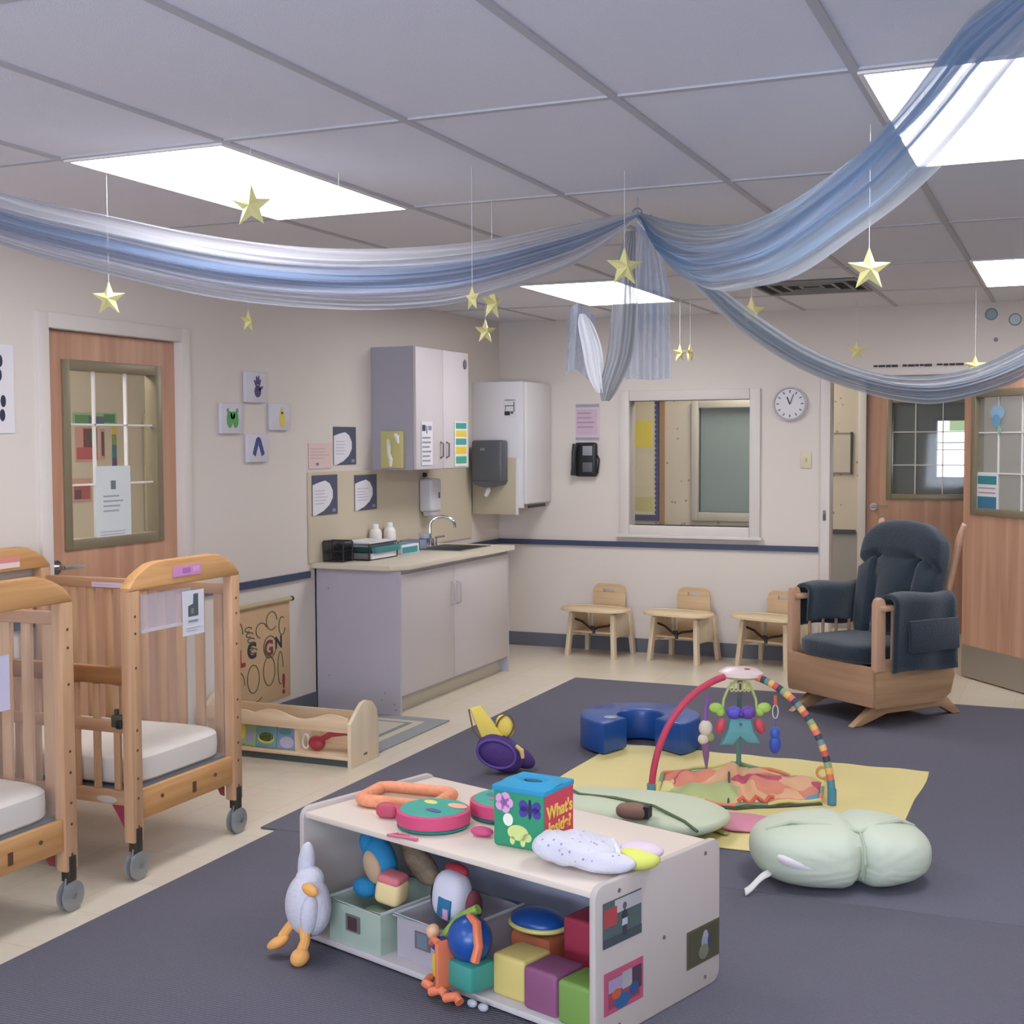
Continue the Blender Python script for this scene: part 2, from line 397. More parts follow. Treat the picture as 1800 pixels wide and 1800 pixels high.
# window in the back wall
FRM = M('d3ccc5', .5)
def window_frame(x0, x1, z0, z1, y):
    f = B(); t = .075
    for (a, c, d, h) in ((x0-t, x0, z0-t, z1+t), (x1, x1+t, z0-t, z1+t), (x0, x1, z0-t, z0), (x0, x1, z1, z1+t)): f.bx(a, c, y-.025, y+.13, d, h, FRM, .006)
    return f
e = bpy.data.objects.new('window_1', None); COL.objects.link(e); struct(e, 'white framed interior window beside the clock')
window_frame(-2.975, -2.095, .925, 1.822, D).build('window_frame', e)
B().bx(-3.07, -2.0, D-.05, D-.012, .838, .858, FRM, .004).build('window_sill', e)
B().bx(-2.975, -2.095, D+.05, D+.056, .925, 1.822, clearmat('cfd4cf', .04, .04)).build('window_glass', e)
e = bpy.data.objects.new('window_2', None); COL.objects.link(e); struct(e, 'grey glazed window across the corridor')
b = B(); 
for (a, c, d, h) in ((-2.99, -2.93, .86, 1.87), (-2.2, -2.14, .86, 1.87), (-2.93, -2.2, .86, .93), (-2.93, -2.2, 1.81, 1.87)): b.bx(a, c, 10.86, 11.0, d, h, M('b9b2a6', .5), .005)
b.build('window_frame', e)
B().bx(-2.93, -2.2, 10.94, 10.947, .93, 1.81, clearmat('8e9c9a', .75, .15)).build('window_glass', e)
e = bpy.data.objects.new('window_reflection', None); COL.objects.link(e); struct(e, 'glowing panes added for a window reflection in the corridor door glass')  # reflection in the corridor door glass, built as added glowing panes behind it
b = B()
for (a, c, d, h) in ((-1.30, -1.26, 1.13, 1.76), (-.3, -.26, 1.13, 1.76), (-1.26, -.3, 1.13, 1.17), (-1.26, -.3, 1.72, 1.76), (-1.26, -.3, 1.5, 1.512), (-1.26, -.3, 1.43, 1.44)): b.bx(a, c, 13.56, 13.7, d, h, M('70747c', .5))
b.build('window_frame', e)
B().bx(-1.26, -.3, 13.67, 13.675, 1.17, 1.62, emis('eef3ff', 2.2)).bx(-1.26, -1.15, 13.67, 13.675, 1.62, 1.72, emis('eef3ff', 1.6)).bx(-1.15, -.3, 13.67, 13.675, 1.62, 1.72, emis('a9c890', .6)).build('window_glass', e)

# ------------------------------------------------------------------ ceiling lights
def troffer(x, y, label, s=TROFFER, col='fbfaff'):
    t = thing('ceiling_light', label, 'ceiling light', (x, y, H), 0, 'recessed ceiling light panels')
    b = B(); w2, l2 = .285, .59
    for (a, c, d, h) in ((-w2-.014, -w2, -l2-.014, l2+.014), (w2, w2+.014, -l2-.014, l2+.014), (-w2, w2, -l2-.014, -l2), (-w2, w2, l2, l2+.014)): b.bx(a, c, d, h, -.012, -.001, WHITE)
    b.build('frame', t)
    B().bx(-w2, w2, -l2, l2, -.008, -.003, emis(col, s)).build('diffuser', t)
    return t
xs = [GX+.61*.5, GX+.61*4.5, GX+.61*8.5]; ys = [GY-3.66+.61, GY+.61, GY+3.66+.61]
LL = {(0, 1): 'bright white rectangular ceiling light panel at the left, behind a hanging star', (1, 1): 'bright ceiling light panel at upper right, crossed by the blue drape',
      (0, 2): 'ceiling light panel above the hanging tails of the drape, near the counter', (1, 2): 'small bright ceiling light panel at the right edge near the back wall'}
for i, x in enumerate(xs):
    for j, y in enumerate(ys):
        if i == 2 and j == 2: continue
        t = troffer(x, y, LL.get((i, j), 'recessed ceiling light panel outside the view'))
troffer(-4.86, 4.8, 'unseen ceiling light panel added to brighten the side room', 6.0, 'fff9f0'); troffer(-2.4, 10.1, 'unseen ceiling light panel added to brighten the corridor', 4.0, 'fffaf2')  # lamps out of view, added to brighten the two neighbouring spaces
# vent
t = thing('ceiling_vent', 'dark slotted square air vent in the ceiling near the back wall', 'vent', (-1.423, 7.77, H))
b = B()
for k in range(4):
    r0 = .30-.078*k
    for (a, c, d, h) in ((-r0, -r0+.016, -r0, r0), (r0-.016, r0, -r0, r0), (-r0+.016, r0-.016, -r0, -r0+.016), (-r0+.016, r0-.016, r0-.016, r0)): b.bx(a, c, d, h, -.016+.002*k, -.004, M('8d8a84', .5))
b.build('louver', t); B().bx(-.29, .29, -.29, .29, -.004, -.001, M('14130f', .9)).build('opening', t)

# ------------------------------------------------------------------ floor coverings
def rugmat(name, c1, c2):
    m, nt, p = newmat(name); N = nt.nodes.new; L = nt.links.new
    tc = N('ShaderNodeTexCoord'); mp = N('ShaderNodeMapping'); mp.inputs['Rotation'].default_value = (0, 0, .0); mp.inputs['Scale'].default_value = (1, 1, 1)
    wv = N('ShaderNodeTexWave'); wv.inputs['Scale'].default_value = 26; wv.inputs['Distortion'].default_value = 1.2; wv.inputs['Detail'].default_value = 2; wv.bands_direction = 'Y'
    wv.inputs['Detail Scale'].default_value = 6
    n = N('ShaderNodeTexNoise'); n.inputs['Scale'].default_value = 220; n.inputs['Detail'].default_value = 2
    L(tc.outputs['Object'], mp.inputs[0]); L(mp.outputs[0], wv.inputs['Vector']); L(tc.outputs['Object'], n.inputs['Vector'])
    a = N('ShaderNodeMath'); a.operation = 'MULTIPLY_ADD'; a.inputs[1].default_value = .45; L(wv.outputs['Fac'], a.inputs[0])
    b2 = N('ShaderNodeMath'); b2.operation = 'MULTIPLY'; b2.inputs[1].default_value = .6; L(n.outputs['Fac'], b2.inputs[0]); L(b2.outputs[0], a.inputs[2])
    mx = N('ShaderNodeMix'); mx.data_type = 'RGBA'; mx.inputs[6].default_value = (*lin(c1), 1); mx.inputs[7].default_value = (*lin(c2), 1)
    L(a.outputs[0], mx.inputs[0]); L(mx.outputs[2], p.inputs['Base Color']); p.inputs['Roughness'].default_value = .95
    bp = N('ShaderNodeBump'); bp.inputs['Strength'].default_value = .5; bp.inputs['Distance'].default_value = .006; L(a.outputs[0], bp.inputs['Height']); L(bp.outputs[0], p.inputs['Normal'])
    return m
RUG = rugmat('blue_grey_rug', '48474f', '706f7e')
tag(B().bx(-2.875, 2.9, -2.3, 4.36, 0.0, .009, RUG, .003).build('rug'), 'large blue-grey ribbed rug in the foreground under the toy shelf', 'rug', 'blue-grey rugs')
tag(B().bx(-2.955, 2.85, 4.362, 7.95, 0.0, .009, RUG, .003).build('rug'), 'blue-grey rug at the back under the yellow mat and glider chair', 'rug', 'blue-grey rugs')
YM = M('e3d490', .55, bump=.3, bscale=14)
def mat_fn(u_, v_):
    return Vector((-2.12+1.52*u_+(.01*math.sin(v_*9)), 4.78+1.48*v_, .0125+.002*math.sin(u_*40+v_*6)*math.sin(v_*5)))
b = B().sheet(mat_fn, 60, 30, YM).bx(-2.115, -.605, 4.785, 6.255, .0092, .012, YM)
tag(b.build('play_mat'), 'large square pale yellow crinkled play mat on the grey rug', 'mat')
MG = M('8d8f90', .85, bump=.3, bscale=200)
b = B().bx(-3.42, -3.13, 5.66, 6.46, .0, .01, MG, .003)
t = thing('entry_mat', 'grey bordered floor mat with a beige centre beside the sink cabinet', 'mat', (-3.58, 6.07, 0))
B().bx(-.42, .44, -.42, .40, .0, .008, MG, .003).build('mat_border', t)
B().bx(-.32, .34, -.32, .30, .008, .0095, M('bdb5a2', .85)).bx(-.27, .29, -.27, .25, .0095, .0105, M('7d8183', .85)).bx(-.24, .26, -.24, .22, .0105, .0115, M('b9b0a0', .85)).build('mat_centre', t)

# ------------------------------------------------------------------ base cabinet, countertop, sink
CX0, CX1, CY0, CY1 = W, -3.46, 6.5, 8.04
SIDE = M('b6b2bd', .5, var=.03)
t = thing('base_cabinet', 'pale grey two-door sink base cabinet against the left wall', 'cabinet', (CX0, CY0, 0))
dx, dy = CX1-CX0-.02, CY1-CY0
b = B().bx(.002, dx+.02, 0, .018, 0, .812, SIDE).bx(.002, dx+.02, dy-.018, dy, 0, .812, SIDE).bx(.002, .01, 0, dy, 0, .812, SIDE).bx(.01, dx, .018, dy-.018, .09, .108, SIDE)
b.bx(dx-.03, dx-.02+.018, .018, dy-.018, .745, .812, LAM)
b.build('carcass', t)
B().bx(dx-.06, dx-.04, .018, dy-.018, 0, .09, M('c2bba8', .5)).build('toe_kick', t)
for k, (y0, y1) in enumerate(((.02, .70), (.705, 1.52))):
    d = B().bx(dx, dx+.02, y0, y1, .105, .79, M('c4bcb9', .42), .002).build('door', t)
    hy = y1-.03 if k == 0 else y0+.04
    B().tube([(dx+.02, hy, .55), (dx+.045, hy, .56), (dx+.045, hy, .68), (dx+.02, hy, .69)], .006, M('b8b2b2', .4), 8).build('handle', d)
b = B()
for (a, z) in ((.06, .7), (.06, .2), (.4, .08), (.42, .12), (.48, .06), (.49, .03)): b.cyl((a+.03, .001, z), (a+.03, -.003, z), .006, M('9a98a5', .5), 10)
b.build('screw_cap', t)
CT = M('d9cfba', .3, var=.02)
zc = .815
poly = [(W+.001, 6.46), (-3.50, 6.46), (-3.43, 6.56), (-3.43, 8.075), (W+.001, 8.075)]
hx0, hx1, hy0, hy1 = -3.88, -3.56, 7.5, 7.93
t = thing('countertop', 'cream laminate countertop with an inset sink and backsplash', 'countertop', (0, 0, 0))
b = B().prism([(W+.001, 6.46), (-3.50, 6.46), (-3.43, 6.56), (-3.43, hy0), (W+.001, hy0)], .03, CT, 'xy', (0, 0, zc+.015), bev=.003)
b.bx(W+.001, hx0, hy0, hy1, zc, zc+.03, CT).bx(hx1, -3.43, hy0, hy1, zc, zc+.03, CT).bx(W+.001, -3.43, hy1, 8.075, zc, zc+.03, CT); b.build('worktop', t)
SPL = M('c9bda6', .5, var=.02)
B().bx(W+.001, W+.012, 6.43, 8.62, zc+.031, 1.364, SPL).build('backsplash', t)
t = thing('sink', 'stainless steel sink basin set into the cream countertop', 'sink', ((hx0+hx1)/2, (hy0+hy1)/2, zc+.03))
a_, c_ = (hx1-hx0)/2, (hy1-hy0)/2; ST = M('9b9a96', .3, .9)
b = B()
for (x0, x1, y0, y1) in ((-a_, -a_+.004, -c_, c_), (a_-.004, a_, -c_, c_), (-a_, a_, -c_, -c_+.004), (-a_, a_, c_-.004, c_)): b.bx(x0+.001, x1-.001, y0+.001, y1-.001, -.12, .002, ST)
b.bx(-a_+.001, a_-.001, -c_+.001, c_-.001, -.124, -.12, ST).build('basin', t)
b = B()
for (x0, x1, y0, y1) in ((-a_-.015, -a_, -c_-.015, c_+.015), (a_, a_+.015, -c_-.015, c_+.015), (-a_, a_, -c_-.015, -c_), (-a_, a_, c_, c_+.015)): b.bx(x0, x1, y0, y1, .0005, .004, ST)
b.build('rim', t)
t = thing('faucet', 'chrome gooseneck faucet at the sink on the counter', 'faucet', (-3.93, 7.82, zc+.0305))
B().cyl((0, 0, 0), (0, 0, .02), .025, CHROME).cyl((0, 0, .02), (0, 0, .05), .018, CHROME).build('base', t)
pts = [(0, 0, .05), (0, 0, .145)]+[(.075-.075*math.cos(a), .02*a, .145+.05*math.sin(a)) for a in [PI*k/8 for k in range(1, 9)]]+[(.15, .065, .12)]
B().tube(pts, .010, CHROME, 10).build('spout', t)
for s in (-1, 1): B().cyl((0, s*.07, 0), (0, s*.07, .045), .015, CHROME).tube([(0, s*.07, .05), (.03, s*.085, .055), (.06, s*.1, .06)], .006, CHROME, 8).build('tap_handle', t)

# upper cabinet
t = thing('wall_cabinet', 'pale grey two-door wall cabinet above the sink counter', 'cabinet', (W, 7.18, 1.362))
B().bx(.001, .29, 0, .018, 0, .755, M('a9a6b0', .5)).bx(.001, .29, .742, .76, 0, .755, SIDE).bx(.001, .29, .018, .742, 0, .018, SIDE).bx(.001, .29, .018, .742, .737, .755, SIDE).bx(.001, .008, .018, .742, .018, .737, SIDE).build('carcass', t)
for k, (y0, y1) in enumerate(((.002, .375), (.379, .758))):
    d = B().bx(.29, .31, y0, y1, .003, .752, M('cfc8ca', .4), .002).build('door', t)
    hy = y1-.04 if k == 0 else y0+.04
    B().tube([(.31, hy, .07), (.33, hy, .08), (.33, hy, .16), (.31, hy, .17)], .006, M('6f6b70', .4), 8).build('handle', d)
def card(name, label, cat, loc, rz, wd, ht, base, patches, th=.003, group=None, rot=None):
    """flat printed card in local xz facing -y; patches: (x0,x1,z0,z1,hex) as fractions or callables"""
    t = tag(thing(name, label, cat, loc, rz, group, rot), None, None)
    B().bx(-wd/2, wd/2, -th, 0, -ht/2, ht/2, base).build('sheet', t)
    if patches:
        b = B(); k = 0
        for q_ in patches:
            k += 1
            if len(q_) == 5:
                x0, x1, z0, z1, h = q_; b.bx(-wd/2+wd*x0, -wd/2+wd*x1, -th-.0006-.00012*k, -th+.0001, -ht/2+ht*z0, -ht/2+ht*z1, h if not isinstance(h, str) else M(h, .6))
            else:
                poly, h = q_; b.prism([(-wd/2+wd*x, -ht/2+ht*z) for x, z in poly], .0012+.00024*k, h if not isinstance(h, str) else M(h, .6), 'xz', (0, -th, 0))
        b.build('print', t)
    return t
RW = PI/2     # cards on the left wall (facing +x): local x runs along +y
def lines(x0, x1, z0, z1, n, h='8f8f95', f=.35):
    return [(x0, x0+(x1-x0)*random.uniform(.7, 1), z0+(z1-z0)*(k+.5)/n-.5*f*(z1-z0)/n, z0+(z1-z0)*(k+.5)/n+.5*f*(z1-z0)/n, h) for k in range(n)]
xf = W+.311
card('notice', 'white printed notice taped on the left door of the upper cabinet', 'notice', (xf+.001, 7.32, 1.525), RW, .15, .27, M('dedbe2', .5), [(.05, .35, .78, .92, '3b3c50'), (.42, .5, .72, .9, '60627a'), (.6, .9, .8, .9, '8d8da0')]+lines(.06, .94, .05, .68, 6))
card('chart', 'green and yellow striped chart on the right door of the upper cabinet', 'chart', (xf+.001, 7.81, 1.52), RW, .19, .29, M('dfe6d8', .5), [(.08, .92, .84, .97, '3f9c90'), (.08, .92, .66, .8, 'e2c64a'), (.08, .92, .48, .62, '4f9d9a'), (.08, .92, .28, .44, 'e6c23f'), (.08, .92, .06, .22, '4d9f8c')])
tag(B().ell((0, 0, 0), (.004, .026, .032), M('6a6a70', .5)).build('sticker', loc=(xf+.003, 7.88, 2.04)), 'small round grey sticker at the top corner of the upper cabinet', 'sticker')
# glove box on the side of the cabinet
t = thing('glove_dispenser', 'yellow glove dispenser with white gloves on the side of the upper cabinet', 'dispenser', (-3.85, 7.1795, 1.375))
B().bx(-.075, .07, -.035, -.001, 0, .225, M('c9c07e', .5), .003).build('box', t)
B().tube([(-.02, -.036, .17), (-.01, -.05, .14), (-.015, -.045, .09), (.0, -.045, .05), (-.005, -.04, .01)], [.012, .014, .012, .015, .008], M('e5e2d6', .5)).tube([(.03, -.036, .2), (.045, -.048, .19), (.05, -.045, .15)], [.014, .014, .008], M('e8e6dc', .5)).build('gloves', t)
# corner cabinet, splash panel, towel dispenser
t = thing('corner_cabinet', 'white wall cabinet mounted high in the back left corner', 'cabinet', (W, 8.66, 1.06))
WC = M('d8d6d8', .45)
B().bx(.001, .40, 0, .02, .0, .9, WC, .003).bx(.001, .40, .46, .48, .03, .9, WC, .002).bx(.001, .40, .02, .46, .03, .05, WC).bx(.001, .40, .02, .46, .88, .9, WC).bx(.001, .012, .02, .46, .05, .88, WC).build('carcass', t)
d = B().bx(.40, .425, 0.0, .478, .03, .895, M('dedbda', .4), .004).build('door', t)
B().bx(.425, .432, .02, .34, .0, .022, BLACK).build('handle', d)
card('sticker_label', 'small black and white label on the side of the corner cabinet', 'label', (-3.71, 8.66, 1.77), 0, .10, .13, M('d8d6d8', .5), [(.1, .9, .93, .97, '55555a'), (.1, .8, .62, .66, '444'*2), (.78, .84, .3, .85, '444444'), (.08, .5, .12, .34, '2c2c30'), (.55, .75, .2, .34, '55555a'), (.14, .18, .3, .66, '444444')], th=.0015)
SP = M('b9ad94', .45)
tag(B().bx(W+.014, -3.655, 8.63, 8.655, 1.015, 1.42, SP, .002).bx(-3.655, -3.645, 8.628, 8.657, 1.013, 1.422, WC).build('splash_panel'), 'beige splash panel below the corner cabinet behind the towel dispenser', 'panel')
t = thing('towel_dispenser', 'dark grey paper towel dispenser on the beige splash panel', 'dispenser', (-3.83, 8.629, 1.24))
DG = M('55585c', .35)
B().box((0, -.06, .155), (.24, .115, .30), DG, bev=.02, seg=3).prism([(-.118, .02), (.118, .02), (.10, -.01), (.02, -.03), (-.02, -.03), (-.10, -.01)], .11, DG, 'xz', (0, -.058, 0)).build('housing', t)
B().tube([(0, -.06, -.02), (-.008, -.065, -.05), (-.03, -.06, -.09), (-.02, -.06, -.1)], [.006, .018, .016, .004], M('e9e6e0', .8)).build('paper_towel', t)
B().box((-.03, -.119, .24), (.035, .004, .018), M('8a8e94', .3), bev=.001).build('badge', t)
t = thing('soap_dispenser', 'white soap dispenser mounted on the backsplash above the faucet', 'dispenser', (W+.0125, 7.86, 1.06))
B().box((.05, 0, .12), (.098, .15, .22), M('cfcdd2', .35), bev=.02, seg=3).box((.05, 0, .01), (.07, .10, .06), M('c4c2c8', .35), bev=.015).build('housing', t)
B().box((.101, .03, .12), (.004, .02, .04), M('55555c', .3), bev=.001).build('level_window', t)
tag(B().lathe([(0, 0), (.016, 0), (.012, .02), (0, .026)], BLACK, 16, rot=(0, PI/2, 0)).build('wall_hook', loc=(W+.013, 7.86, 1.315)), 'small black knob hook on the backsplash above the soap dispenser', 'hook')

# counter items
zt = zc+.0301
MESH = clearmat('1d1e22', .28, .5)
def mesh_tray(name, label, cat, x, y, wx, wy, h, tiers, rz=0):
    t = thing(name, label, cat, (x, y, zt), rz)
    b = B()
    for k in range(tiers+1):
        z = .004+h*k/tiers
        b.tube([(-wx/2, -wy/2, z), (wx/2, -wy/2, z), (wx/2, wy/2, z), (-wx/2, wy/2, z)], .004, BLACK, 6, closed=True)
    for sx in (-1, 1):
        for sy in (-1, 1): b.cyl((sx*wx/2, sy*wy/2, 0), (sx*wx/2*1.05, sy*wy/2*1.05, h), .004, BLACK, 6)
    b.build('wire_frame', t); b = B()
    for sx in (-1, 1): b.bx(sx*wx/2-.001, sx*wx/2+.001, -wy/2, wy/2, .004, h, MESH)
    for sy in (-1, 1): b.bx(-wx/2, wx/2, sy*wy/2-.001, sy*wy/2+.001, .004, h, MESH)
    b.bx(-wx/2, wx/2, -wy/2, wy/2, .003, .005, MESH).build('mesh_panel', t)
    return t
mesh_tray('mesh_bin', 'small black wire mesh bin at the near end of the counter', 'bin', -3.92, 6.61, .13, .10, .115, 2)
mesh_tray('mesh_letter_tray', 'two-tier black wire mesh tray holding boxes on the counter', 'tray', -3.87, 6.86, .22, .34, .09, 2)
TEAL = M('3f8489', .5)
def carton(name, label, cat, x, y, z, d, m1, m2=None, rz=0, group=None):
    t = thing(name, label, cat, (x, y, z), rz, group)
    B().bx(-d[0]/2, d[0]/2, -d[1]/2, d[1]/2, 0, d[2], m1, .002).build('carton', t)
    if m2: B().bx(d[0]/2-.001, d[0]/2+.0012, -d[1]/2+.004, d[1]/2-.1*d[1], .004, d[2]*.75, m2).bx(-d[0]/2+.02, d[0]/2-.02, -d[1]/2+.03, d[1]/2-.03, d[2]-.001, d[2]+.001, m2).build('printed_panel', t)
    return t
carton('glove_box', 'white cardboard box lying lowest in the wire tray on the counter', 'box', -3.86, 6.86, zt+.0065, (.22, .30, .034), M('ded9dc', .5), M('e5dfe0', .5))
carton('glove_box', 'teal and white box in the middle of the wire tray stack', 'box', -3.855, 6.88, zt+.041, (.24, .31, .034), TEAL, M('3c7d80', .5))
carton('glove_box', 'white box on top of the stack in the wire tray', 'box', -3.87, 6.87, zt+.0755, (.20, .30, .030), M('dcdce0', .5), M('e3dedd', .5))
carton('tissue_box', 'teal and white carton lying on the counter beside the white bottles', 'box', -3.845, 7.27, zt, (.11, .23, .055), M('d5dfe6', .5), M('3a8f93', .5))
for (yy, lb) in ((7.12, 'white pump-less bottle on the counter nearest the wire tray'), (7.30, 'white bottle on the counter nearest the sink')):
    t = thing('bottle', lb, 'bottle', (-3.953, yy, zt), 0, 'white bottles on the counter')
    B().lathe([(0, 0), (.036, 0), (.039, .01), (.039, .13), (.03, .15), (.016, .16)], M('e9e5df', .4), 20).build('bottle_body', t)
    B().lathe([(.0, .185), (.018, .185), (.02, .16), (0, .16)], M('f0eeea', .4), 16).build('cap', t)
tag(B().bx(-.07, .07, -.05, .05, 0, .004, M('8f8fa0', .3)).bx(-.07, -.066, -.05, .05, 0, .06, clearmat('a9aec4', .6)).bx(.066, .07, -.05, .05, 0, .06, clearmat('a9aec4', .6)).bx(-.07, .07, -.05, -.046, 0, .06, clearmat('a9aec4', .6)).bx(-.07, .07, .046, .05, 0, .06, clearmat('a9aec4', .6)).build('caddy', loc=(-3.92, 7.56, zt)), 'clear plastic caddy on the counter between the bottles and the faucet', 'caddy')
t = thing('tumbler', 'clear tumbler beside the faucet on the counter', 'cup', (-3.915, 7.70, zt))
B().lathe([(0, 0), (.03, 0), (.036, .09), (.034, .09), (.028, .004), (0, .004)], clearmat('c0c6d6', .5), 18).build('cup_wall', t)
B().lathe([(0.0305, .03), (.034, .03), (.0352, .06), (.033, .06)], M('5b6190', .4), 18).build('band', t)
tag(B().lathe([(0, 0), (.02, 0), (.022, .05), (.01, .06), (.012, .085), (0, .09)], M('2a2724', .4), 14).build('pump_bottle', loc=(-3.970, 6.72, zt+.0)), 'small dark bottle behind the wire bin near the wall', 'bottle')

# ------------------------------------------------------------------ posters on the left wall
def circ(cx, cz, rx, rz_, n=28, a0=0, a1=2*PI): return [(cx+rx*math.cos(a0+(a1-a0)*k/(n if abs(a1-a0) > 6.2 else n-1)), cz+rz_*math.sin(a0+(a1-a0)*k/(n if abs(a1-a0) > 6.2 else n-1))) for k in range(n)]
xw = W+.002
def navy_poster(y0, y1, z0, z1, label, off=0):
    p = [(0, .04), (.12, .02), (0, .04)]
    blob = [(0.0, .68)]+[(.02+.78*math.sin(a), .52+.36*math.cos(a)) for a in [PI*k/12 for k in range(1, 9)]]+[(.2, .04), (0, .02)]
    return card('info_poster', label, 'poster', (xw+off, (y0+y1)/2, (z0+z1)/2), RW, y1-y0, z1-z0, M('4d5168', .5),
        [([(0, .76), (.25, .82), (.5, .86), (.68, .78), (.8, .6), (.8, .42), (.66, .24), (.42, .1), (.1, .0), (0, .0)], 'dedce2'), (.78, .92, .06, .14, '8a8da6')]+lines(.08, .6, .25, .65, 5, 'b4b2bd', .25), group='navy posters with a white oval')
navy_poster(6.72, 6.98, 1.40, 1.625, 'navy poster with white oval, highest, left of the upper cabinet')
navy_poster(6.46, 6.735, 1.115, 1.345, 'navy poster with white oval, low, directly above the counter end', .0125)
navy_poster(6.94, 7.21, 1.12, 1.335, 'navy poster with white oval under the side of the upper cabinet', .0125)
card('pink_notice', 'pale pink sheet of paper left of the highest navy poster', 'notice', (xw, 6.57, 1.455), RW, .25, .145, M('d9c0ba', .6), [(.3, .42, .12, .24, '8b7d86')]+lines(.1, .9, .35, .85, 4, 'c7aaa6', .3))
def canvas(y0, y1, z0, z1, hx, label, kind):
    t = thing('handprint_canvas', label, 'canvas', (W+.001, (y0+y1)/2, (z0+z1)/2), RW, 'handprint canvases')
    wd, ht = y1-y0, z1-z0
    B().box((0, -.012, 0), (wd, .022, ht), M('cdc8d2', .6), bev=.003).build('canvas', t)
    m = M(hx, .6); b = B(); s = ht*.66
    if kind == 'hand':
        b.prism(circ(.01, -.2*s, .28*s, .3*s, 16), .002, m, 'xz', (0, -.024, 0))
        for k, (a, l) in enumerate(((-.5, .75), (-.15, .95), (.15, 1.0), (.45, .8), (1.1, .6))):
            cx, cz = .01+math.sin(a)*s*.50*l, -.2*s+math.cos(a)*s*.58*l
            b.prism([(cx+(px*math.cos(a)+pz*math.sin(a)), cz+(-px*math.sin(a)+pz*math.cos(a))) for px, pz in circ(0, 0, .065*s, .22*s, 12)], .002, m, 'xz', (0, -.024, 0))
    elif kind == 'arch':
        for sg in (-1, 1): b.prism([(0, .6*s), (sg*.2*s, .5*s), (sg*.55*s, -.3*s), (sg*.3*s, -.45*s), (sg*.03*s, .15*s)][::sg], .002, m, 'xz', (0, -.024, 0))
    elif kind == 'fruit':
        b.prism(circ(0.01, -.15*s, .28*s, .45*s, 18), .002, m, 'xz', (0, -.024, 0)); b.prism(circ(.01, .35*s, .12*s, .2*s, 12), .002, m, 'xz', (0, -.024, 0))
    else:
        for sg in (-1, 1):
            b.prism(circ(sg*.25*s, -.05*s, .25*s, .42*s, 18), .002, m, 'xz', (0, -.024, 0)); b.prism(circ(sg*.4*s, .4*s, .08*s, .12*s, 10), .002, m, 'xz', (0, -.024, 0))
        b.prism(circ(0, .15*s, .2*s, .2*s, 12), .002, m, 'xz', (0, -.024, 0))
    b.build('handprint', t)
canvas(5.81, 6.0, 1.745, 1.905, '473b66', 'small white canvas with a purple handprint, top one of the four', 'hand')
canvas(5.59, 5.78, 1.58, 1.735, '4f9e57', 'small white canvas with a green handprint, leftmost of the four', 'frog')
canvas(6.04, 6.23, 1.60, 1.745, 'd3c24c', 'small white canvas with a yellow print, rightmost of the four', 'fruit')
canvas(5.82, 6.01, 1.43, 1.58, '39487e', 'small white canvas with a dark blue print, bottom one of the four', 'arch')
pp = []
for cx, cz in ((.62, .75), (.66, .3)):
    for k in range(6):
        a = 2*PI*k/6+.4; pp.append((circ(cx+.16*math.cos(a), cz+.16*math.sin(a)*1.0, .045, .07, 10), '2b2f45'))
card('flower_print', 'white sheet with dark petal marks on the wall left of the door', 'poster', (xw, 4.03, 1.755), RW, .32, .36, M('ddd9de', .6), pp)
# alphabet wall hanging
t = thing('alphabet_hanging', 'tan wall hanging with letters and shapes behind the crib', 'wall hanging', (W+.003, 5.93, .40), RW)
B().box((0, -.006, 0), (.56, .01, .54), M('c2a27c', .7, var=.06), bev=.002).build('board', t)
B().cyl((-.29, -.016, .27), (.29, -.016, .27), .012, M('b6a67a', .5), 10).cyl((.285, -.016, .27), (.30, -.016, .27), .014, BLACK, 10).build('hanging_rod', t)
GO = M('4f5442', .6)
b = B()
def ring(cx, cz, rx, rz_, a0=0, a1=2*PI, m=GO, r=.0028): b.tube([(cx+rx*math.cos(a0+(a1-a0)*k/20), -.012, cz+rz_*math.sin(a0+(a1-a0)*k/20)) for k in range(21)], r, m, 6)
for k in range(5): ring(-.12+.012*k, .15-.03*k, .03, .012, 0, 5)
ring(.0, .13, .05, .04, .3, 4.5); ring(.1, .17, .05, .05, 0, 5.5); ring(.2, .13, .03, .05, 1, 6); ring(-.2, .13, .03, .06, 0, 4)
ring(-.08, -.12, .055, .075); ring(.07, -.1, .055, .08); ring(-.2, -.14, .04, .07, 0, 4); ring(.18, -.1, .025, .09, 0, 5); ring(-.1, -.22, .1, .03, 3, 6)
ring(.08, .03, .06, .06, .5, 6); b.build('outline_shapes', t)
text_part('L', .12, M('8e2f35', .6), t, (-.185, -.012, .0), (PI/2, 0, 0), bold=.006); text_part('C', .115, M('2c2f44', .6), t, (-.09, -.012, .03), (PI/2, 0, 0), bold=.005)
text_part('G', .115, M('6f3f3c', .6), t, (.07, -.012, .02), (PI/2, 0, 0), bold=.004); text_part('N', .09, M('2c2c3c', .6), t, (.165, -.012, .04), (PI/2, 0, 0), bold=.003)
text_part('!', .15, M('8a2a30', .6), t, (.21, -.012, -.2), (PI/2, 0, 0), bold=.004)
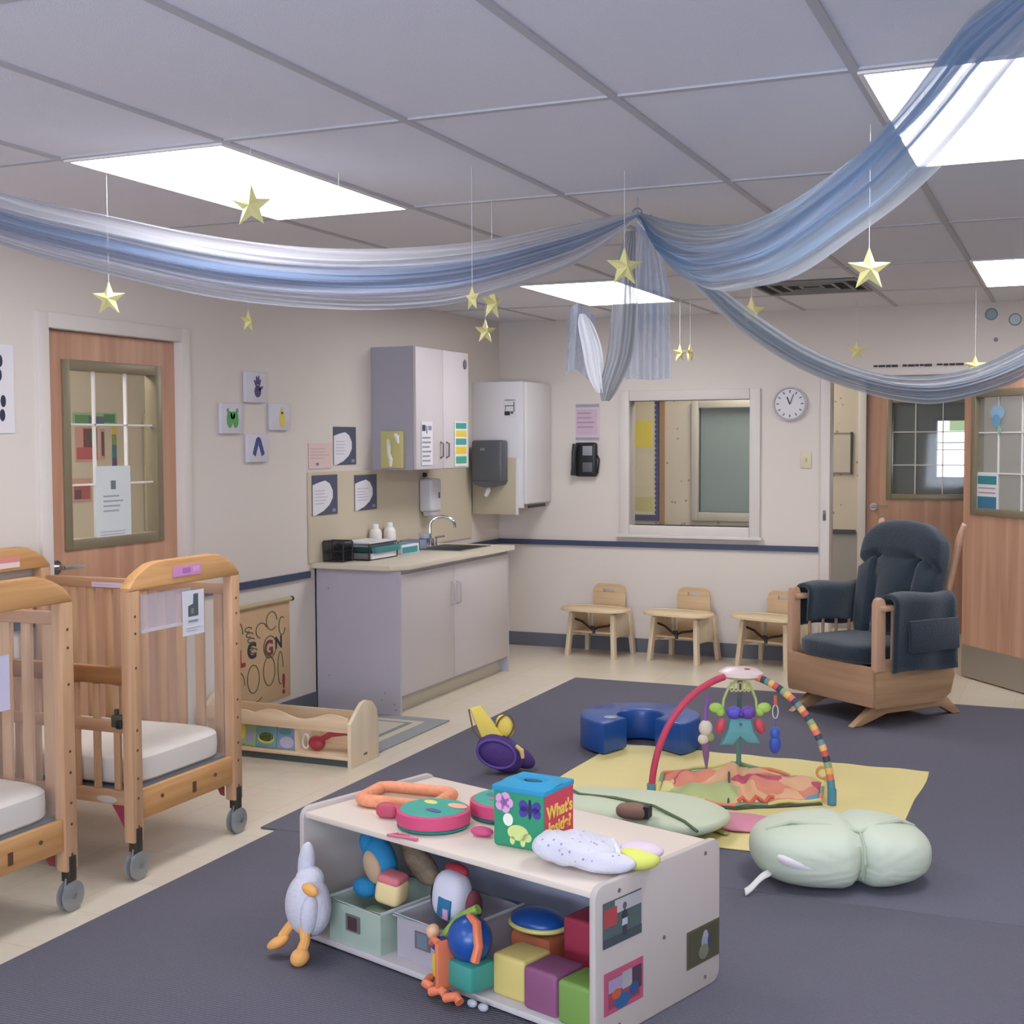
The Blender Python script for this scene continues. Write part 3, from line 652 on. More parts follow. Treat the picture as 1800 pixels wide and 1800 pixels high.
# side room things seen through the door glass
xp = -5.598
card('leafy_banner', 'green and blue paper banner in the side room behind the door glass', 'poster', (xp, 6.53, 1.685), RW, .40, .075, M('9fbf9a', .6), [(.05, .4, .1, .8, '5f9a5c'), (.35, .7, .1, .7, '56708f'), (.7, .95, .2, .9, '3f8d5a')])
card('red_artwork', 'pink and red child artwork in the side room behind the door glass', 'artwork', (xp, 6.45, 1.53), RW, .20, .21, M('d8a39a', .6), [(.05, .95, .05, .4, 'c25a5e'), (.35, .95, .4, .95, '7a3c3e'), (.6, .9, .5, .9, '3f5a38')])
card('red_artwork', 'small pink artwork lowest in the side room behind the door glass', 'artwork', (xp, 6.40, 1.25), RW, .17, .14, M('d9a79f', .6), [(.08, .92, .08, .72, 'b45c60'), (.1, .45, .1, .5, '6e3f42')])
card('colour_strip', 'narrow rainbow coloured strip in the side room behind the door glass', 'poster', (xp, 6.70, 1.49), RW, .05, .33, M('e0d7c0', .6), [(.05, .95, .8, .98, 'dcc64c'), (.05, .95, .6, .8, '86a44e'), (.05, .95, .35, .6, '3f7791'), (.05, .95, .03, .35, '5b4a7c')])
card('red_strip', 'narrow black and pink strip in the side room behind the door glass', 'poster', (xp, 6.595, 1.53), RW, .04, .19, M('d9a3a0', .6), [(.2, .8, .1, .9, '63383c')])
tag(B().bx(-5.59, -5.40, 6.98, 7.18, 0, 1.73, M('bdb698', .6), .004).bx(-5.40, -5.385, 7.0, 7.16, .02, 1.71, M('a39e84', .6)).build('tall_cupboard'), 'tall pale cupboard in the side room seen through the door glass', 'cupboard')
card('door_notice', 'white printed notice taped on the glass of the left door', 'notice', (W-.022, 4.815, 1.265), RW, .235, .33, M('cfd4d4', .6), [(.42, .56, .68, .80, '6c7476')]+lines(.2, .8, .35, .62, 4, '9aa0a2', .35)+lines(.1, .9, .04, .12, 2, 'aab0b0'))

# ------------------------------------------------------------------ back wall things
yb = D-.001
t = thing('wall_clock', 'round white wall clock right of the interior window', 'clock', (-1.815, yb, 1.785), 0)
B().lathe([(0, -.0), (.115, -.0), (.118, .025), (.108, .032), (.104, .02), (0, .02)], M('bfb9be', .4), 36, rot=(PI/2, 0, 0)).build('case', t)
B().cyl((0, -.0205, 0), (0, -.022, 0), .103, M('d6d2d6', .5), 36).build('dial', t)
b = B()
for k in range(12):
    a = 2*PI*k/12; b.box((.084*math.sin(a), -.0235, .084*math.cos(a)), (.007, .002, .018), M('55535c', .5), rot=(0, a, 0))
b.build('hour_marks', t)
B().box((-.01, -.025, .022), (.008, .002, .055), BLACK, rot=(0, -.4, 0)).box((.012, -.025, .03), (.005, .002, .075), BLACK, rot=(0, .35, 0)).build('hands', t)
t = thing('light_switch', 'cream light switch plate below the clock', 'switch', (-1.705, yb, 1.40))
B().box((0, -.004, 0), (.072, .008, .115), M('d3c9a8', .4), bev=.003).build('plate', t); B().box((0, -.011, 0), (.012, .012, .026), M('c2b898', .4), rot=(.3, 0, 0), bev=.002).build('toggle', t)
t = thing('telephone', 'black wall telephone beside the interior window', 'telephone', (-3.30, yb, 1.40))
B().box((0, -.03, 0), (.17, .055, .25), M('1f2022', .35), bev=.02, seg=3).build('phone_base', t)
B().tube([(-.07, -.07, .11), (-.075, -.085, .06), (-.078, -.085, -.06), (-.085, -.07, -.11)], [.022, .017, .017, .022], M('28292c', .35), 12).build('handset', t)
B().box((.02, -.059, .065), (.075, .006, .07), M('8f9296', .4), bev=.003).box((.02, -.059, -.055), (.075, .006, .07), M('5c5f66', .4), bev=.003).build('keypad', t)
B().tube([(.085, -.03, .03), (.105, -.04, .0), (.1, -.045, -.05), (.09, -.035, -.1)], .006, M('18181a', .4), 8).build('cord', t)
card('pink_phone_list', 'pink paper list on the wall above the black telephone', 'notice', (-3.30, yb, 1.675), 0, .19, .27, M('cdbfc8', .6), [(.02, .98, .9, .98, '9c98a2'), (.05, .9, .15, .85, 'c7aebd'), (.02, .98, .02, .08, '9c98a2')]+lines(.08, .9, .3, .8, 4, 'a98fa5'))
# corridor things
yc = 10.899
card('bulletin_board', 'yellow and cream bulletin board with a purple scalloped border seen through the interior window', 'bulletin board', (-3.45, yc, 1.36), 0, .36, 1.02, M('ddd4b4', .7),
     [(.0, .06, .7, .92, 'd8d2bc'), (.0, .99, .0, .05, '3b3878'), (.9, .99, .0, 1, '42407e'), (.35, .80, .62, .84, 'f0dc48'), (.35, .80, .30, .56, 'e2d6bc'), (.3, .84, .08, .20, 'cfc880')]+[(circ(.895, .03+.04*k, .03, .018, 8), '42407e') for k in range(25)], th=.01)
tag(B().bx(-3.27, -3.23, 10.87, 10.898, .83, 1.9, M('a57c52', .5)).build('cork_strip'), 'narrow brown wooden strip beside the bulletin board across the corridor', 'strip')
t = thing('framed_notice', 'framed paper notice on the speckled wallpaper across the corridor', 'notice', (-1.76, yc, 1.43))
B().bx(-.10, .09, -.012, -.001, -.16, .16, M('c6bcac', .6)).build('sheet', t); B().bx(.085, .10, -.02, -.001, -.17, .17, M('4b4640', .5)).bx(-.10, .10, -.016, -.001, .155, .165, M('8f877a', .5)).bx(-.10, .10, -.016, -.001, -.165, -.155, M('8f877a', .5)).build('frame', t)
# stencilled strip over the opening, butterfly stickers
b = B(); x = -1.26
while x < -.70:
    w_ = random.uniform(.02, .05); b.bx(x, x+w_, yb-.004, yb, 2.018+random.uniform(0, .006), 2.035, M('3a2f33', .6)); x += w_+random.choice((.004, .006, .03))
tag(b.build('banner_strip'), 'dark broken border strip on the wall just above the doorway', 'border strip')
for k, (x, z, lb) in enumerate(((-.52, 2.345, 'round grey-blue bubble sticker high on the back wall, left of the pair'), (-.375, 2.305, 'ringed grey-blue bubble sticker high on the back wall at the right edge'))):
    t = thing('bubble_sticker', lb, 'sticker', (x, yb, z), 0, 'bubble stickers')
    b = B().cyl((0, -.001, 0), (0, -.003, 0), .04, M('8fa0aa' if k == 0 else 'b8c2c4', .5), 20)
    b.build('disc', t)
    b = B(); b.tube([(.036*math.cos(a), -.004, .036*math.sin(a)) for a in [2*PI*i/20 for i in range(20)]], .004, M('75909c', .5), 6, closed=True); b.build('ring', t)
tag(B().cyl((0, 0, 0), (0, -.003, 0), .014, M('77767a', .5), 12).build('dot_sticker', loc=(-.49, yb, 2.18)), 'tiny grey dot sticker below the bubble stickers', 'sticker')
t = thing('latch_plate', 'small metal strike plate on the left jamb of the doorway', 'latch', (-1.575, D-.0185, 1.02))
B().box((0, -.002, 0), (.02, .004, .07), M('7a746a', .4, .5), bev=.001).build('plate', t); B().box((0, -.008, 0), (.010, .012, .025), M('5c564e', .4, .5), bev=.002).build('tongue', t)
# teal sign on the open door glass
n_ = Vector((math.cos(ang-PI/2), math.sin(ang-PI/2), 0)); u2 = Vector((math.cos(ang), math.sin(ang), 0)); P0 = Vector((-.662, 8.955, 0))
pos = P0+u2*.235-n_*(-.004)+Vector((0, 0, 1.20)); pos = P0+u2*.235+n_*(-.012)+Vector((0, 0, 1.20))
card('door_sign', 'teal and white printed sign on the glass of the open right door', 'sign', tuple(pos), ang, .22, .24, M('d3d8da', .5), [(.06, .94, .72, .94, '2f7f86'), (.1, .9, .60, .64, 'b88f8c'), (.1, .9, .48, .52, 'b88f8c'), (.06, .94, .08, .40, '33708c')])
pos = P0+u2*.33+n_*(-.012)+Vector((0, 0, 1.70))
t = thing('paper_decoration', 'light blue round paper shape high on the glass of the open right door', 'decoration', tuple(pos), ang)
B().prism(circ(0, 0, .07, .045, 20), .002, M('8fb4cf', .6), 'xz', (0, -.002, 0)).prism(circ(-.01, -.05, .045, .04, 16), .002, M('6f9cbc', .6), 'xz', (0, -.0032, 0)).prism(circ(.02, -.11, .02, .02, 12), .002, M('8fb8a8', .6), 'xz', (0, -.002, 0)).build('cutout', t)
# ------------------------------------------------------------------ cribs
WD = M('5d4030', .5); WHEEL = M('8b8d8d', .3, .3); SHEET = M('dad3c8', .8, bump=.2, bscale=18)
def crib(name_label, y0, y1, tagcol, seed):
    x0, x1 = -3.985, -3.0
    t = thing('crib', name_label, 'crib', ((x0+x1)/2, (y0+y1)/2, 0), 0, 'wooden rolling cribs')
    L2, W2 = (x1-x0)/2, (y1-y0)/2; pw = .055; pt = .042
    def arch_pts():
        n = 16; top = []
        for k in range(n+1):
            s_ = -1+2*k/n; z = 1.042+.07*min(1, max(0, (1-abs(s_))/.42))**.75+(-.012 if abs(s_) > .999 else 0)
            top.append((s_*W2, z))
        return [(-W2, 1.018), (W2, 1.018)]+top[::-1]
    for sgn, nm in ((1, 'headboard'), (-1, 'footboard')):
        X = sgn*(L2-pt/2)
        h = B().prism(arch_pts(), .044, MAPLEH, 'yz', (X, 0, 0), bev=.008)
        h = h.build('top_rail', t)
        B().bx(X-.012, X+.012, -W2+pw, W2-pw, .205, .31, MAPLEH, .004).build('bottom_rail', t)
        if sgn == 1:
            B().bx(X-.003, X+.003, -W2+pw, W2-pw, .31, 1.005, clearmat('e8eef0', .055, .05)).build('clear_end_panel', t)
            for yy in (-.16, .16): B().cyl((X+.012, yy, .265), (X+.016, yy, .265), .007, WD, 10).build('bolt_cap', t)
            B().bx(X+.011, X+.015, .02, .04, .23, .27, WD).build('lock_plate', t)
        else:
            b = B().bx(X-.012, X+.012, -W2+pw, W2-pw, .935, .985, MAPLEH, .003).build('upper_rail', t)
            for k in range(5):
                yy = -W2+pw+(2*W2-2*pw)*(k+.5)/5
                B().bx(X-.007, X+.007, yy-.016, yy+.016, .31, .935, MAPLE, .003).build('slat', t)
        for sy in (-1, 1):
            Y = sy*(W2-pw/2)
            pst = B().bx(X-pt/2, X+pt/2, Y-pw/2, Y+pw/2, .135, 1.019, MAPLE, .004)
            pst = pst.build('post', t)
            if sgn == 1:
                b = B()
                for z in (.19, .29, .36, .46, .53, .75, .87, .93): b.cyl((X+pt/2-.001, Y, z), (X+pt/2+.0015, Y, z), .005, WD, 8)
                b.build('screw_hole', pst)
            c = B().bx(X-.012, X+pt/2+.003, Y-.016, Y+.016, .10, .185, M('4b4740', .4, .6), .002)
            c = c.build('caster_bracket', t)
            wb = B(); wx = X+.008; wy = Y+.002
            for s3 in (-1, 1):
                wb.tube([(wx+s3*.005, wy, .0505), (wx+s3*.009, wy, .0505), (wx+s3*.015, wy, .0505), (wx+s3*.020, wy, .0505)], [.042, .05, .05, .034], WHEEL, 24)
            wb.build('caster_wheel', c)
            B().prism([(-.03, .05), (.02, .05), (.02, .112), (-.02, .112)], .008, M('a5a8a8', .3, .8), 'yz', (wx, wy, 0)).cyl((wx-.024, wy, .0505), (wx+.024, wy, .0505), .009, M('8d8d8d', .3, .8), 10).build('caster_fork', c)
    # far side: full height slats
    Y = W2-.02; B().bx(-L2+pt, L2-pt, Y-.012, Y+.012, .942, .985, MAPLEX, .004).build('side_rail', t)
    B().bx(-L2+pt, L2-pt, Y-.012, Y+.012, .22, .31, MAPLEX, .004).build('side_rail', t)
    ns = 10
    for k in range(ns):
        xx = -L2+pt+(2*L2-2*pt)*(k+.5)/ns; B().bx(xx-.021, xx+.021, Y-.007, Y+.007, .31, .942, MAPLE, .003).build('slat', t)
    # near side: folded-down gate
    Y = -W2+.03; B().bx(-L2+pt, L2-pt-.003, Y-.014, Y+.014, .685, .75, wood('a2703f', '87562f', 'x', 16), .010).build('gate_rail', t)
    B().bx(-L2+pt, L2-pt, Y-.012, Y+.012, .26, .31, MAPLEX, .004).build('gate_rail', t)
    B().bx(-L2+pt, L2-pt, Y-.010, Y+.010, .515, .56, MAPLEX, .004).build('gate_rail', t)
    for k in range(ns):
        xx = -L2+pt+(2*L2-2*pt)*(k+.5)/ns; B().bx(xx-.014, xx+.014, Y-.007, Y+.007, .31, .685, MAPLE, .003).build('slat', t)
    B().box((L2-.07, Y-.012, .56), (.05, .03, .045), M('4a4a42', .4), bev=.006).box((L2-.052, Y-.03, .552), (.022, .02, .03), BLACK, bev=.004).box((L2-.075, Y-.018, .592), (.012, .012, .022), M('4a4a42', .4)).build('gate_latch', t)
    B().ell((L2-.13, Y-.0135, .277), (.045, .002, .013), M('c6beb4', .5)).build('oval_plate', t)
    B().prism([(L2-.115, .255), (L2-.043, .255), (L2-.043, .14), (L2-.05, .155), (L2-.09, .22)], .006, M('9a3350', .5), 'xz', (0, Y, 0)).build('corner_flag', t)
    B().prism([(W2-.10, .2), (W2-.055, .2), (W2-.055, .15), (W2-.075, .16)], .006, M('8c4040', .5), 'yz', (L2-.05, 0, 0)).build('corner_flag', t)
    def mfn(v): return Vector((v.x, v.y, v.z*(1+.10*(v.x*v.x-.4)) + .05*math.sin(v.x*3+seed)))
    B().ell((.0, .005, .368), (L2-.038, W2-.040, .058), SHEET, e=.28, nu=48, nv=16, fn=mfn).build('mattress', t)
    B().bx(-L2+.045, L2-.05, -W2+.05, W2-.05, .296, .312, M('6f747a', .6)).build('mattress_support', t)
    return t
c1 = crib('nearly whole wooden crib in front of the door, with clear end and picture card', 3.655, 4.31, 0, 0)
c2 = crib('wooden crib cut by the left edge of the photo, nearest the camera', 2.735, 3.375, 0, 1.3)
# things stuck on the cribs
XE = -2.998
card('name_label', 'bright pink name label on the arched end of the whole crib', 'label', (XE+.0005, 3.975, 1.066), RW, .165, .038, M('cf8fc4', .5), [(.35, .62, .25, .75, 'b070a8'), (.7, .95, .3, .8, 'd79fcd')], th=.001)
t = thing('card_pocket', 'clear plastic card pocket under the pink label on the whole crib', 'pocket', (XE-.015, 3.81, .925), RW)
B().bx(-.085, .20, -.004, 0, -.055, .075, clearmat('d6d2e0', .34, .2)).bx(-.085, .2, -.0065, .0, -.06, -.05, clearmat('e4e4ee', .6, .2)).build('pocket', t)
card('picture_card', 'white card with a dark drawing hanging on the end of the whole crib', 'card', (XE-.004, 4.015, .905), RW, .128, .165, M('d8d8e0', .5),
     [([(.25, .42), (.72, .42), (.72, .92), (.5, .92), (.48, .7), (.25, .66)], '4f5a60'), (.38, .5, .48, .6, '7d898c'), (.25, .7, .29, .34, '84939c')]+lines(.15, .85, .08, .2, 2, 'b6c0c6'), th=.0015)
card('strip_label', 'pale lilac strip label on the long far rail of the whole crib', 'label', (-3.62, 4.2765, .957), 0, .16, .02, M('d9c6d6', .5), lines(.05, .95, .2, .8, 1, 'c9b2c8'), th=.001)
card('name_label', 'pink and white label on the arched far end of the whole crib', 'label', (-3.940, 4.06, 1.055), RW, .14, .045, M('e3cfc6', .5), [(.0, 1, .5, 1, 'd9878a')], th=.001)
card('white_card', 'lilac-white card hanging on the crib at the left edge', 'card', (XE-.012, 3.02, .80), RW, .16, .17, M('cfcbe0', .5), lines(.2, .8, .2, .8, 4, 'b3aecb'), th=.0015)

# ------------------------------------------------------------------ book box by the wall
t = thing('book_box', 'low pale wood book display box between the crib and grey mat', 'book box', (-3.53, 5.47, 0))
endp = [(-.135, 0), (.135, 0), (.135, .17), (.12, .24), (.075, .285), (.02, .30), (-.02, .295), (-.06, .27), (-.135, .21)]
for sx in (-1, 1): B().prism(endp, .02, BIRCH, 'yz', (sx*.415, 0, 0), bev=.003).build('end_panel', t)
wav = [(-.405, .165), (.405, .165), (.405, .235)]+[(.405-.81*k/20, .232+.018*math.sin(k*.75)+(.02 if k in (14, 15, 16, 17) else 0)) for k in range(1, 20)]+[(-.405, .235)]
B().prism(wav, .014, BIRCHX, 'xz', (0, -.122, 0), bev=.002).build('front_board', t)
B().bx(-.405, .405, -.13, .125, .035, .05, BIRCHX, .002).build('bottom_board', t)
B().bx(-.405, .405, .105, .12, .05, .22, BIRCHX).build('back_board', t)
B().bx(-.405, .405, -.112, -.106, .0, .034, M('4c5a58', .5)).build('toe_board', t)
B().bx(.107, .113, -.12, .1, .05, .165, BIRCH).build('divider', t)
B().bx(-.263, -.257, -.12, .1, .05, .165, BIRCH).build('divider', t)
B().box((.427, -.0, .045), (.003, .03, .01), M('6d6250', .5)).build('maker_plate', t)
xb, yb_ = -3.53, 5.47
def book(x, lab, c1_, extra, tilt=0, wd=.115, ht=.112, yy=-.085):
    t = thing('board_book', lab, 'book', (xb+x, yb_+yy, .0515), 0, 'board books in the display box')
    B().box((0, 0, ht/2), (wd, .012, ht), M(c1_, .5), rot=(-.12, tilt, 0), bev=.002).build('cover', t)
    b = B()
    for (cx, cz, rx, rz_, h) in extra: b.prism(circ((cx-.5)*wd, (cz-.5)*ht, rx*wd, rz_*ht, 14), .0135, M(h, .5), 'xz', (0, 0, ht/2), (-.12, tilt, 0))
    b.build('cover_picture', t)
book(-.30, 'purple and white board book at the crib end of the display box', 'a79ab2', [(.5, .4, .3, .3, 'b9b0c6'), (.5, .75, .2, .12, '5c4a44')], wd=.06)
book(-.19, 'green and yellow leaf covered board book in the display box', '8fae84', [(.3, .6, .18, .35, 'd0c455'), (.7, .4, .2, .25, '9a94b8')])
book(-.07, 'teal board book with a yellow curved picture in the display box', '6f9ca4', [(.5, .4, .42, .22, 'c5bf58'), (.5, .46, .36, .2, '566b4a')], yy=-.09)
book(.045, 'blue and lilac board book left of the divider in the display box', '86a4c6', [(.5, .3, .35, .25, 'b9b6d2'), (.4, .75, .3, .15, '5a9a9c')])
t = thing('red_toy', 'red toy with a white ring lying in the display box', 'toy', (xb+.19, yb_-.055, .053))
B().ell((-.0, 0, .035), (.045, .03, .035), M('b03a4c', .5)).tube([(.02, 0, .05), (.08, .0, .085), (.16, .0, .10), (.22, .01, .09)], [.014, .016, .016, .01], M('b8404f', .6)).build('toy_body', t)
b = B(); b.tube([(-.055+.018*math.cos(a), -.01, .04+.034*math.sin(a)) for a in [2*PI*i/16 for i in range(16)]], .006, WHITE, 6, closed=True); b.build('white_ring', t)

# ------------------------------------------------------------------ high chairs
BD = M('dcc5a0', .45, var=.04); BD2 = wood('d8bd96', 'caa981', 'x', 14)
def feeding_chair(label, x, y, rz, first=None):
    t = thing('feeding_chair', label, 'high chair', (x, y, 0), rz, 'low wooden feeding chairs with trays')
    for sx in (-1, 1):
        sd = [(-.20, 0), (-.155, 0), (-.10, .17), (.06, .17), (.12, 0), (.165, 0), (.125, .31), (-.155, .31)]
        # two tapered legs joined by a side board
        B().prism([(-.20, 0), (-.158, 0), (-.125, .31), (-.17, .31)], .03, BIRCH, 'yz', (sx*.185, 0, 0), (0, sx*-.07, 0), bev=.003).build('leg', t)
        B().prism([(.12, 0), (.162, 0), (.13, .31), (.085, .31)], .03, BIRCH, 'yz', (sx*.185, 0, 0), (0, sx*-.07, 0), bev=.003).build('leg', t)
        B().prism([(-.15, .14), (.11, .14), (.10, .31), (-.155, .31)], .014, BIRCH, 'yz', (sx*.172, 0, 0), (0, sx*-.03, 0), bev=.002).build('side_panel', t)
    B().bx(-.17, .17, -.14, .13, .165, .18, BD2, .004).build('seat', t)
    bp = [(-.13, .30), (.13, .30), (.128, .42), (.11, .475), (.08, .49), (-.08, .49), (-.11, .475), (-.128, .42)]
    # back board with a slot handle
    b = B().prism([(-.13, .18), (.13, .18), (.13, .435), (-.13, .435)], .014, BD2, 'xz', (0, .125, 0), bev=.002)
    b.prism([(-.13, .435), (-.045, .435), (-.045, .462), (.045, .462), (.045, .435), (.13, .435), (.118, .475), (.085, .495), (-.085, .495), (-.118, .475)], .014, BD2, 'xz', (0, .125, 0))
    b.build('backrest', t)
    tr = []
    for k in range(40):
        a = 2*PI*k/40; cx, cy = math.cos(a), math.sin(a)
        tr.append((.26*math.copysign(abs(cx)**.7, cx), -.1+.15*math.copysign(abs(cy)**.8, cy)+(.0)))
    B().prism(tr, .014, BD, 'xy', (0, 0, .334), bev=.003).build('tray', t)
    b = B(); b.tube([(x_*.96, (y_+.1)*.94-.1, .343) for x_, y_ in tr], .005, BD, 6, closed=True); b.build('tray_rim', t)
    s = B().tube([(-.165, -.11, .26), (-.09, -.13, .245), (-.03, -.135, .205), (.0, -.13, .19), (.04, -.135, .21), (.12, -.13, .225), (.165, -.11, .26)], .008, BLACK, 8).tube([(0, -.135, .2), (.01, -.14, .165)], .012, BLACK, 8).build('strap', t)
    B().box((0, -.142, .205), (.035, .014, .03), BLACK, bev=.004).build('buckle', s)
    return t
f1 = feeding_chair('low wooden feeding chair nearest the sink cabinet, left one of three', -3.13, 8.97, -.13)
for (x, y, rz, lb) in ((-2.50, 8.94, -.22, 'low wooden feeding chair with a hanging black strap, middle one of three'), (-1.87, 8.95, -.3, 'low wooden feeding chair partly hidden by the blue glider, right one of three')):
    c = copy_tree(f1); c.location = (x, y, 0); c.rotation_euler = (0, 0, rz); c['label'] = lb

# ------------------------------------------------------------------ glider chair (local: faces -y)
GW = wood('c29a78', 'a98262', 'x', 10); GW2 = wood('c6a078', 'ab8660', 'y', 10); GWZ = wood('cfa88c', 'b98f70', 'z', 10)
CU = M('23303c', .95, bump=.5, bscale=150, var=.25, vscale=70, sheen=.3)
gang = math.atan2(-.62, .784)
t = thing('glider_chair', 'wooden glider armchair with dark navy cushions on the rug edge', 'armchair', (-1.045, 7.53, .0095), gang)
b = B()
for sx in (-1, 1):
    B().prism([(-.36, 0), (-.30, 0), (-.12, .05), (.28, .05), (.38, .0), (.44, 0), (.34, .095), (-.22, .095)], .045, GW2, 'yz', (sx*.24, 0, 0), bev=.006).build('base_runner', t)
B().bx(-.24, .24, -.06, .0, .05, .09, GW, .004).bx(-.24, .24, .18, .24, .05, .09, GW, .004).build('base_stretcher', t)
sidep = [(-.27, .10), (-.29, .13), (-.30, .26), (-.27, .36), (.27, .36), (.31, .24), (.28, .14), (.22, .10)]
for sx in (-1, 1): B().prism(sidep, .022, GW2, 'yz', (sx*.325, 0, 0), bev=.005).build('side_panel', t)
fr = [(-.33, .11), (.33, .11), (.34, .15), (.34, .31), (.32, .325), (-.32, .325), (-.34, .31), (-.34, .15)]
B().prism(fr, .022, GW, 'xz', (0, -.29, 0), bev=.005).build('front_panel', t)
B().bx(-.31, .31, -.28, .27, .27, .30, GW).build('seat_board', t)
for sx in (-1, 1):
    a = B().prism([(-.29, .30), (-.225, .30), (-.225, .66), (-.235, .685), (-.257, .695), (-.28, .685), (-.29, .66)], .045, GWZ, 'yz', (sx*.335, 0, 0), bev=.008).build('arm_post', t)
    B().bx(sx*.335-.035, sx*.335+.035, -.27, .26, .62, .65, GWZ, .01).build('armrest', t)
    for k in range(4): B().cyl((sx*.325, -.15+.1*k, .36), (sx*.325, -.15+.1*k, .62), .009, GWZ, 10).build('spindle', t)
    # padded arm cover drooping on both sides
    def afn(u_, v_, sx=sx):
        a = PI*(v_); r = .055; dropo = .36 if sx > 0 else .20
        if v_ < .3: px = -.055; pz = .655-(0.3-v_)/.3*(dropo if sx < 0 else .16)
        elif v_ > .7: px = .055; pz = .655-(v_-.7)/.3*(dropo if sx > 0 else .16)
        else:
            aa = PI*(v_-.3)/.4; px = -.055*math.cos(aa); pz = .655+.042*math.sin(aa)
        bul = .012*math.sin(PI*u_)
        return Vector((sx*.335+px*(1.08+.1*math.sin(u_*7))+(.012*math.sin(u_*9+v_*4)), -.20+.45*u_, pz+.008*math.sin(u_*6)))
    o = B(); o.norecalc = 1; o.sheet(afn, 16, 30, CU); o = o.build('arm_cushion', t, angle=80)
    md = o.modifiers.new('thick', 'SOLIDIFY'); md.thickness = .022; md.offset = 0
    if sx > 0:
        B().box((sx*.335+.085, .06, .485), (.022, .36, .17), CU, rot=(0, -.05, 0), bev=.01).build('side_pocket', t)
B().ell((0, -.02, .375), (.285, .30, .062), CU, e=.42, nu=40, nv=16).build('seat_cushion', t)
# back: wooden frame and tufted cushion, leaning backwards
lean = -.20
bk = [(-.25, .0), (.25, .0), (.285, .25), (.30, .55), (.275, .655), (.2, .72), (0, .745), (-.2, .72), (-.275, .655), (-.30, .55), (-.285, .25)]
B().prism([(-.25, .0), (-.21, .0), (-.275, .62), (-.30, .70), (-.32, .685), (-.305, .58)], .03, GWZ, 'xz', (0.01, .235, .38), (lean, 0, 0), bev=.006).build('back_frame', t)
B().prism([(.25, .0), (.305, .58), (.32, .685), (.30, .70), (.275, .62), (.21, .0)], .03, GWZ, 'xz', (0.02, .235, .38), (lean, 0, 0), bev=.006).build('back_frame', t)
def bfn(v):
    # outline widening to the top with an arched head; vertical seams
    z = v.z; wdt = .86+.12*(z*.5+.5)+(-.10 if z > .8 else 0)*(z-.8)/.2*1.2
    x = v.x*wdt; zz = z-(.10*v.x*v.x if z > 0 else 0)
    y = v.y*1.0
    if v.y < 0 and z < .45:
        for sx0 in (-.42, .42):
            dd = abs(x-sx0*(1+.35*max(0, z))); y += .55*math.exp(-(dd/.05)**2)
    if v.y < 0:
        # curved horizontal seam under the headrest
        zs = .46+.0*x-.18*abs(abs(x)-.42); dd = abs(z-zs); y += .55*math.exp(-(dd/.045)**2)*(1 if abs(x) > .25 else .5)
    return Vector((x, y, zz))
B().ell((.02, .20, .71), (.318, .075, .365), CU, e=.40, rot=(lean, 0, 0), nu=96, nv=72, fn=bfn).build('back_cushion', t, angle=80)
tag(B().ell((0, 0, 0), (.035, .022, .016), M('d9cfc8', .8), fn=lambda v: v*(1+.2*math.sin(v.x*6))).build('burp_cloth_scrap', loc=(-1.10, 7.745, .455)), 'small crumpled white cloth on the seat of the glider chair', 'cloth')

# ------------------------------------------------------------------ U shaped foam ring
def arcpt(r, a, ex=1.0): return (r*math.cos(a)*ex, r*math.sin(a))
outer = []; inner = []
a0, a1 = math.radians(-90+52-360), math.radians(-90-38)
a0 = math.radians(-52); a1 = math.radians(232)
NB = M('20509c', .36, bump=.05, bscale=12, coat=.2)
poly = [arcpt(.30, a0+(a1-a0)*k/36) for k in range(37)]
poly = [(-.24, -.27)] if 0 else poly
n_in = [arcpt(.115, a1+(a0-a1)*k/24) for k in range(25)]
t = thing('foam_ring', 'shiny blue U-shaped foam support at the corner of the yellow mat', 'foam support', (-1.985, 6.27, .0155), .35)
B().prism(poly+n_in, .155, NB, 'xy', (0, 0, .0775), bev=.012).build('foam_body', t, angle=50)
B().ell((-.15, -.10, .157), (.035, .03, .006), M('9aa3b5', .4)).build('worn_patch', t)

# ------------------------------------------------------------------ baby gym
G0 = Vector((-1.33, 5.62, .018))
t = thing('baby_gym', 'arched baby activity gym with a hanging toy hub and quilted mat', 'baby gym', (0, 0, 0))
hub = Vector((-1.327, 5.636, .52)); fA = Vector((-1.635, 5.323, .03)); fB = Vector((-.913, 5.524, .03)); fC = Vector((-1.42, 6.0, .03))
def gym_arch(f, n=24, sag=1.0):
    pts = []
    for k in range(n+1):
        s_ = k/n; a = s_*PI/2
        h_ = math.sin(a)**.9; hor = 1-math.cos(a)
        P = f+(hub-f)*0; P = Vector((f.x+(hub.x-f.x)*(hor*.93+.07*s_), f.y+(hub.y-f.y)*(hor*.93+.07*s_), f.z+(hub.z-f.z)*h_)); pts.append(P)
    return pts
RD = M('c2405e', .6, bump=.3, bscale=90)
pa = gym_arch(fA); B().tube(pa[:22], .015, RD, 12).build('red_arch', t)
cols = ['d9765a', 'dcb25e', '8da07a', '33404c', 'c55a52', 'e0b070', '6c8a86', '3a3f55']
B().tube(gym_arch(fB, 64)[6:58], .016, RD, 12, mats=[M(c, .6) for c in cols for _ in (0, 1)]).tube(gym_arch(fB, 64)[:7], .017, M('4f8a9c', .6), 12).build('striped_arch', t)
B().tube(gym_arch(fC)[:22], .012, M('5a8d88', .6), 12, mats=[M(c, .6) for c in ('5a8d88', '8da052', '4a7480', '7a5a8a') for _ in range(4)]).build('rear_arch', t)
B().lathe([(0, -.02), (.06, -.02), (.085, -.008), (.085, .006), (.06, .024), (0, .03)], M('e0ccc8', .35), 32, tuple(hub), sx=1.15, sy=.9).build('hub', t)
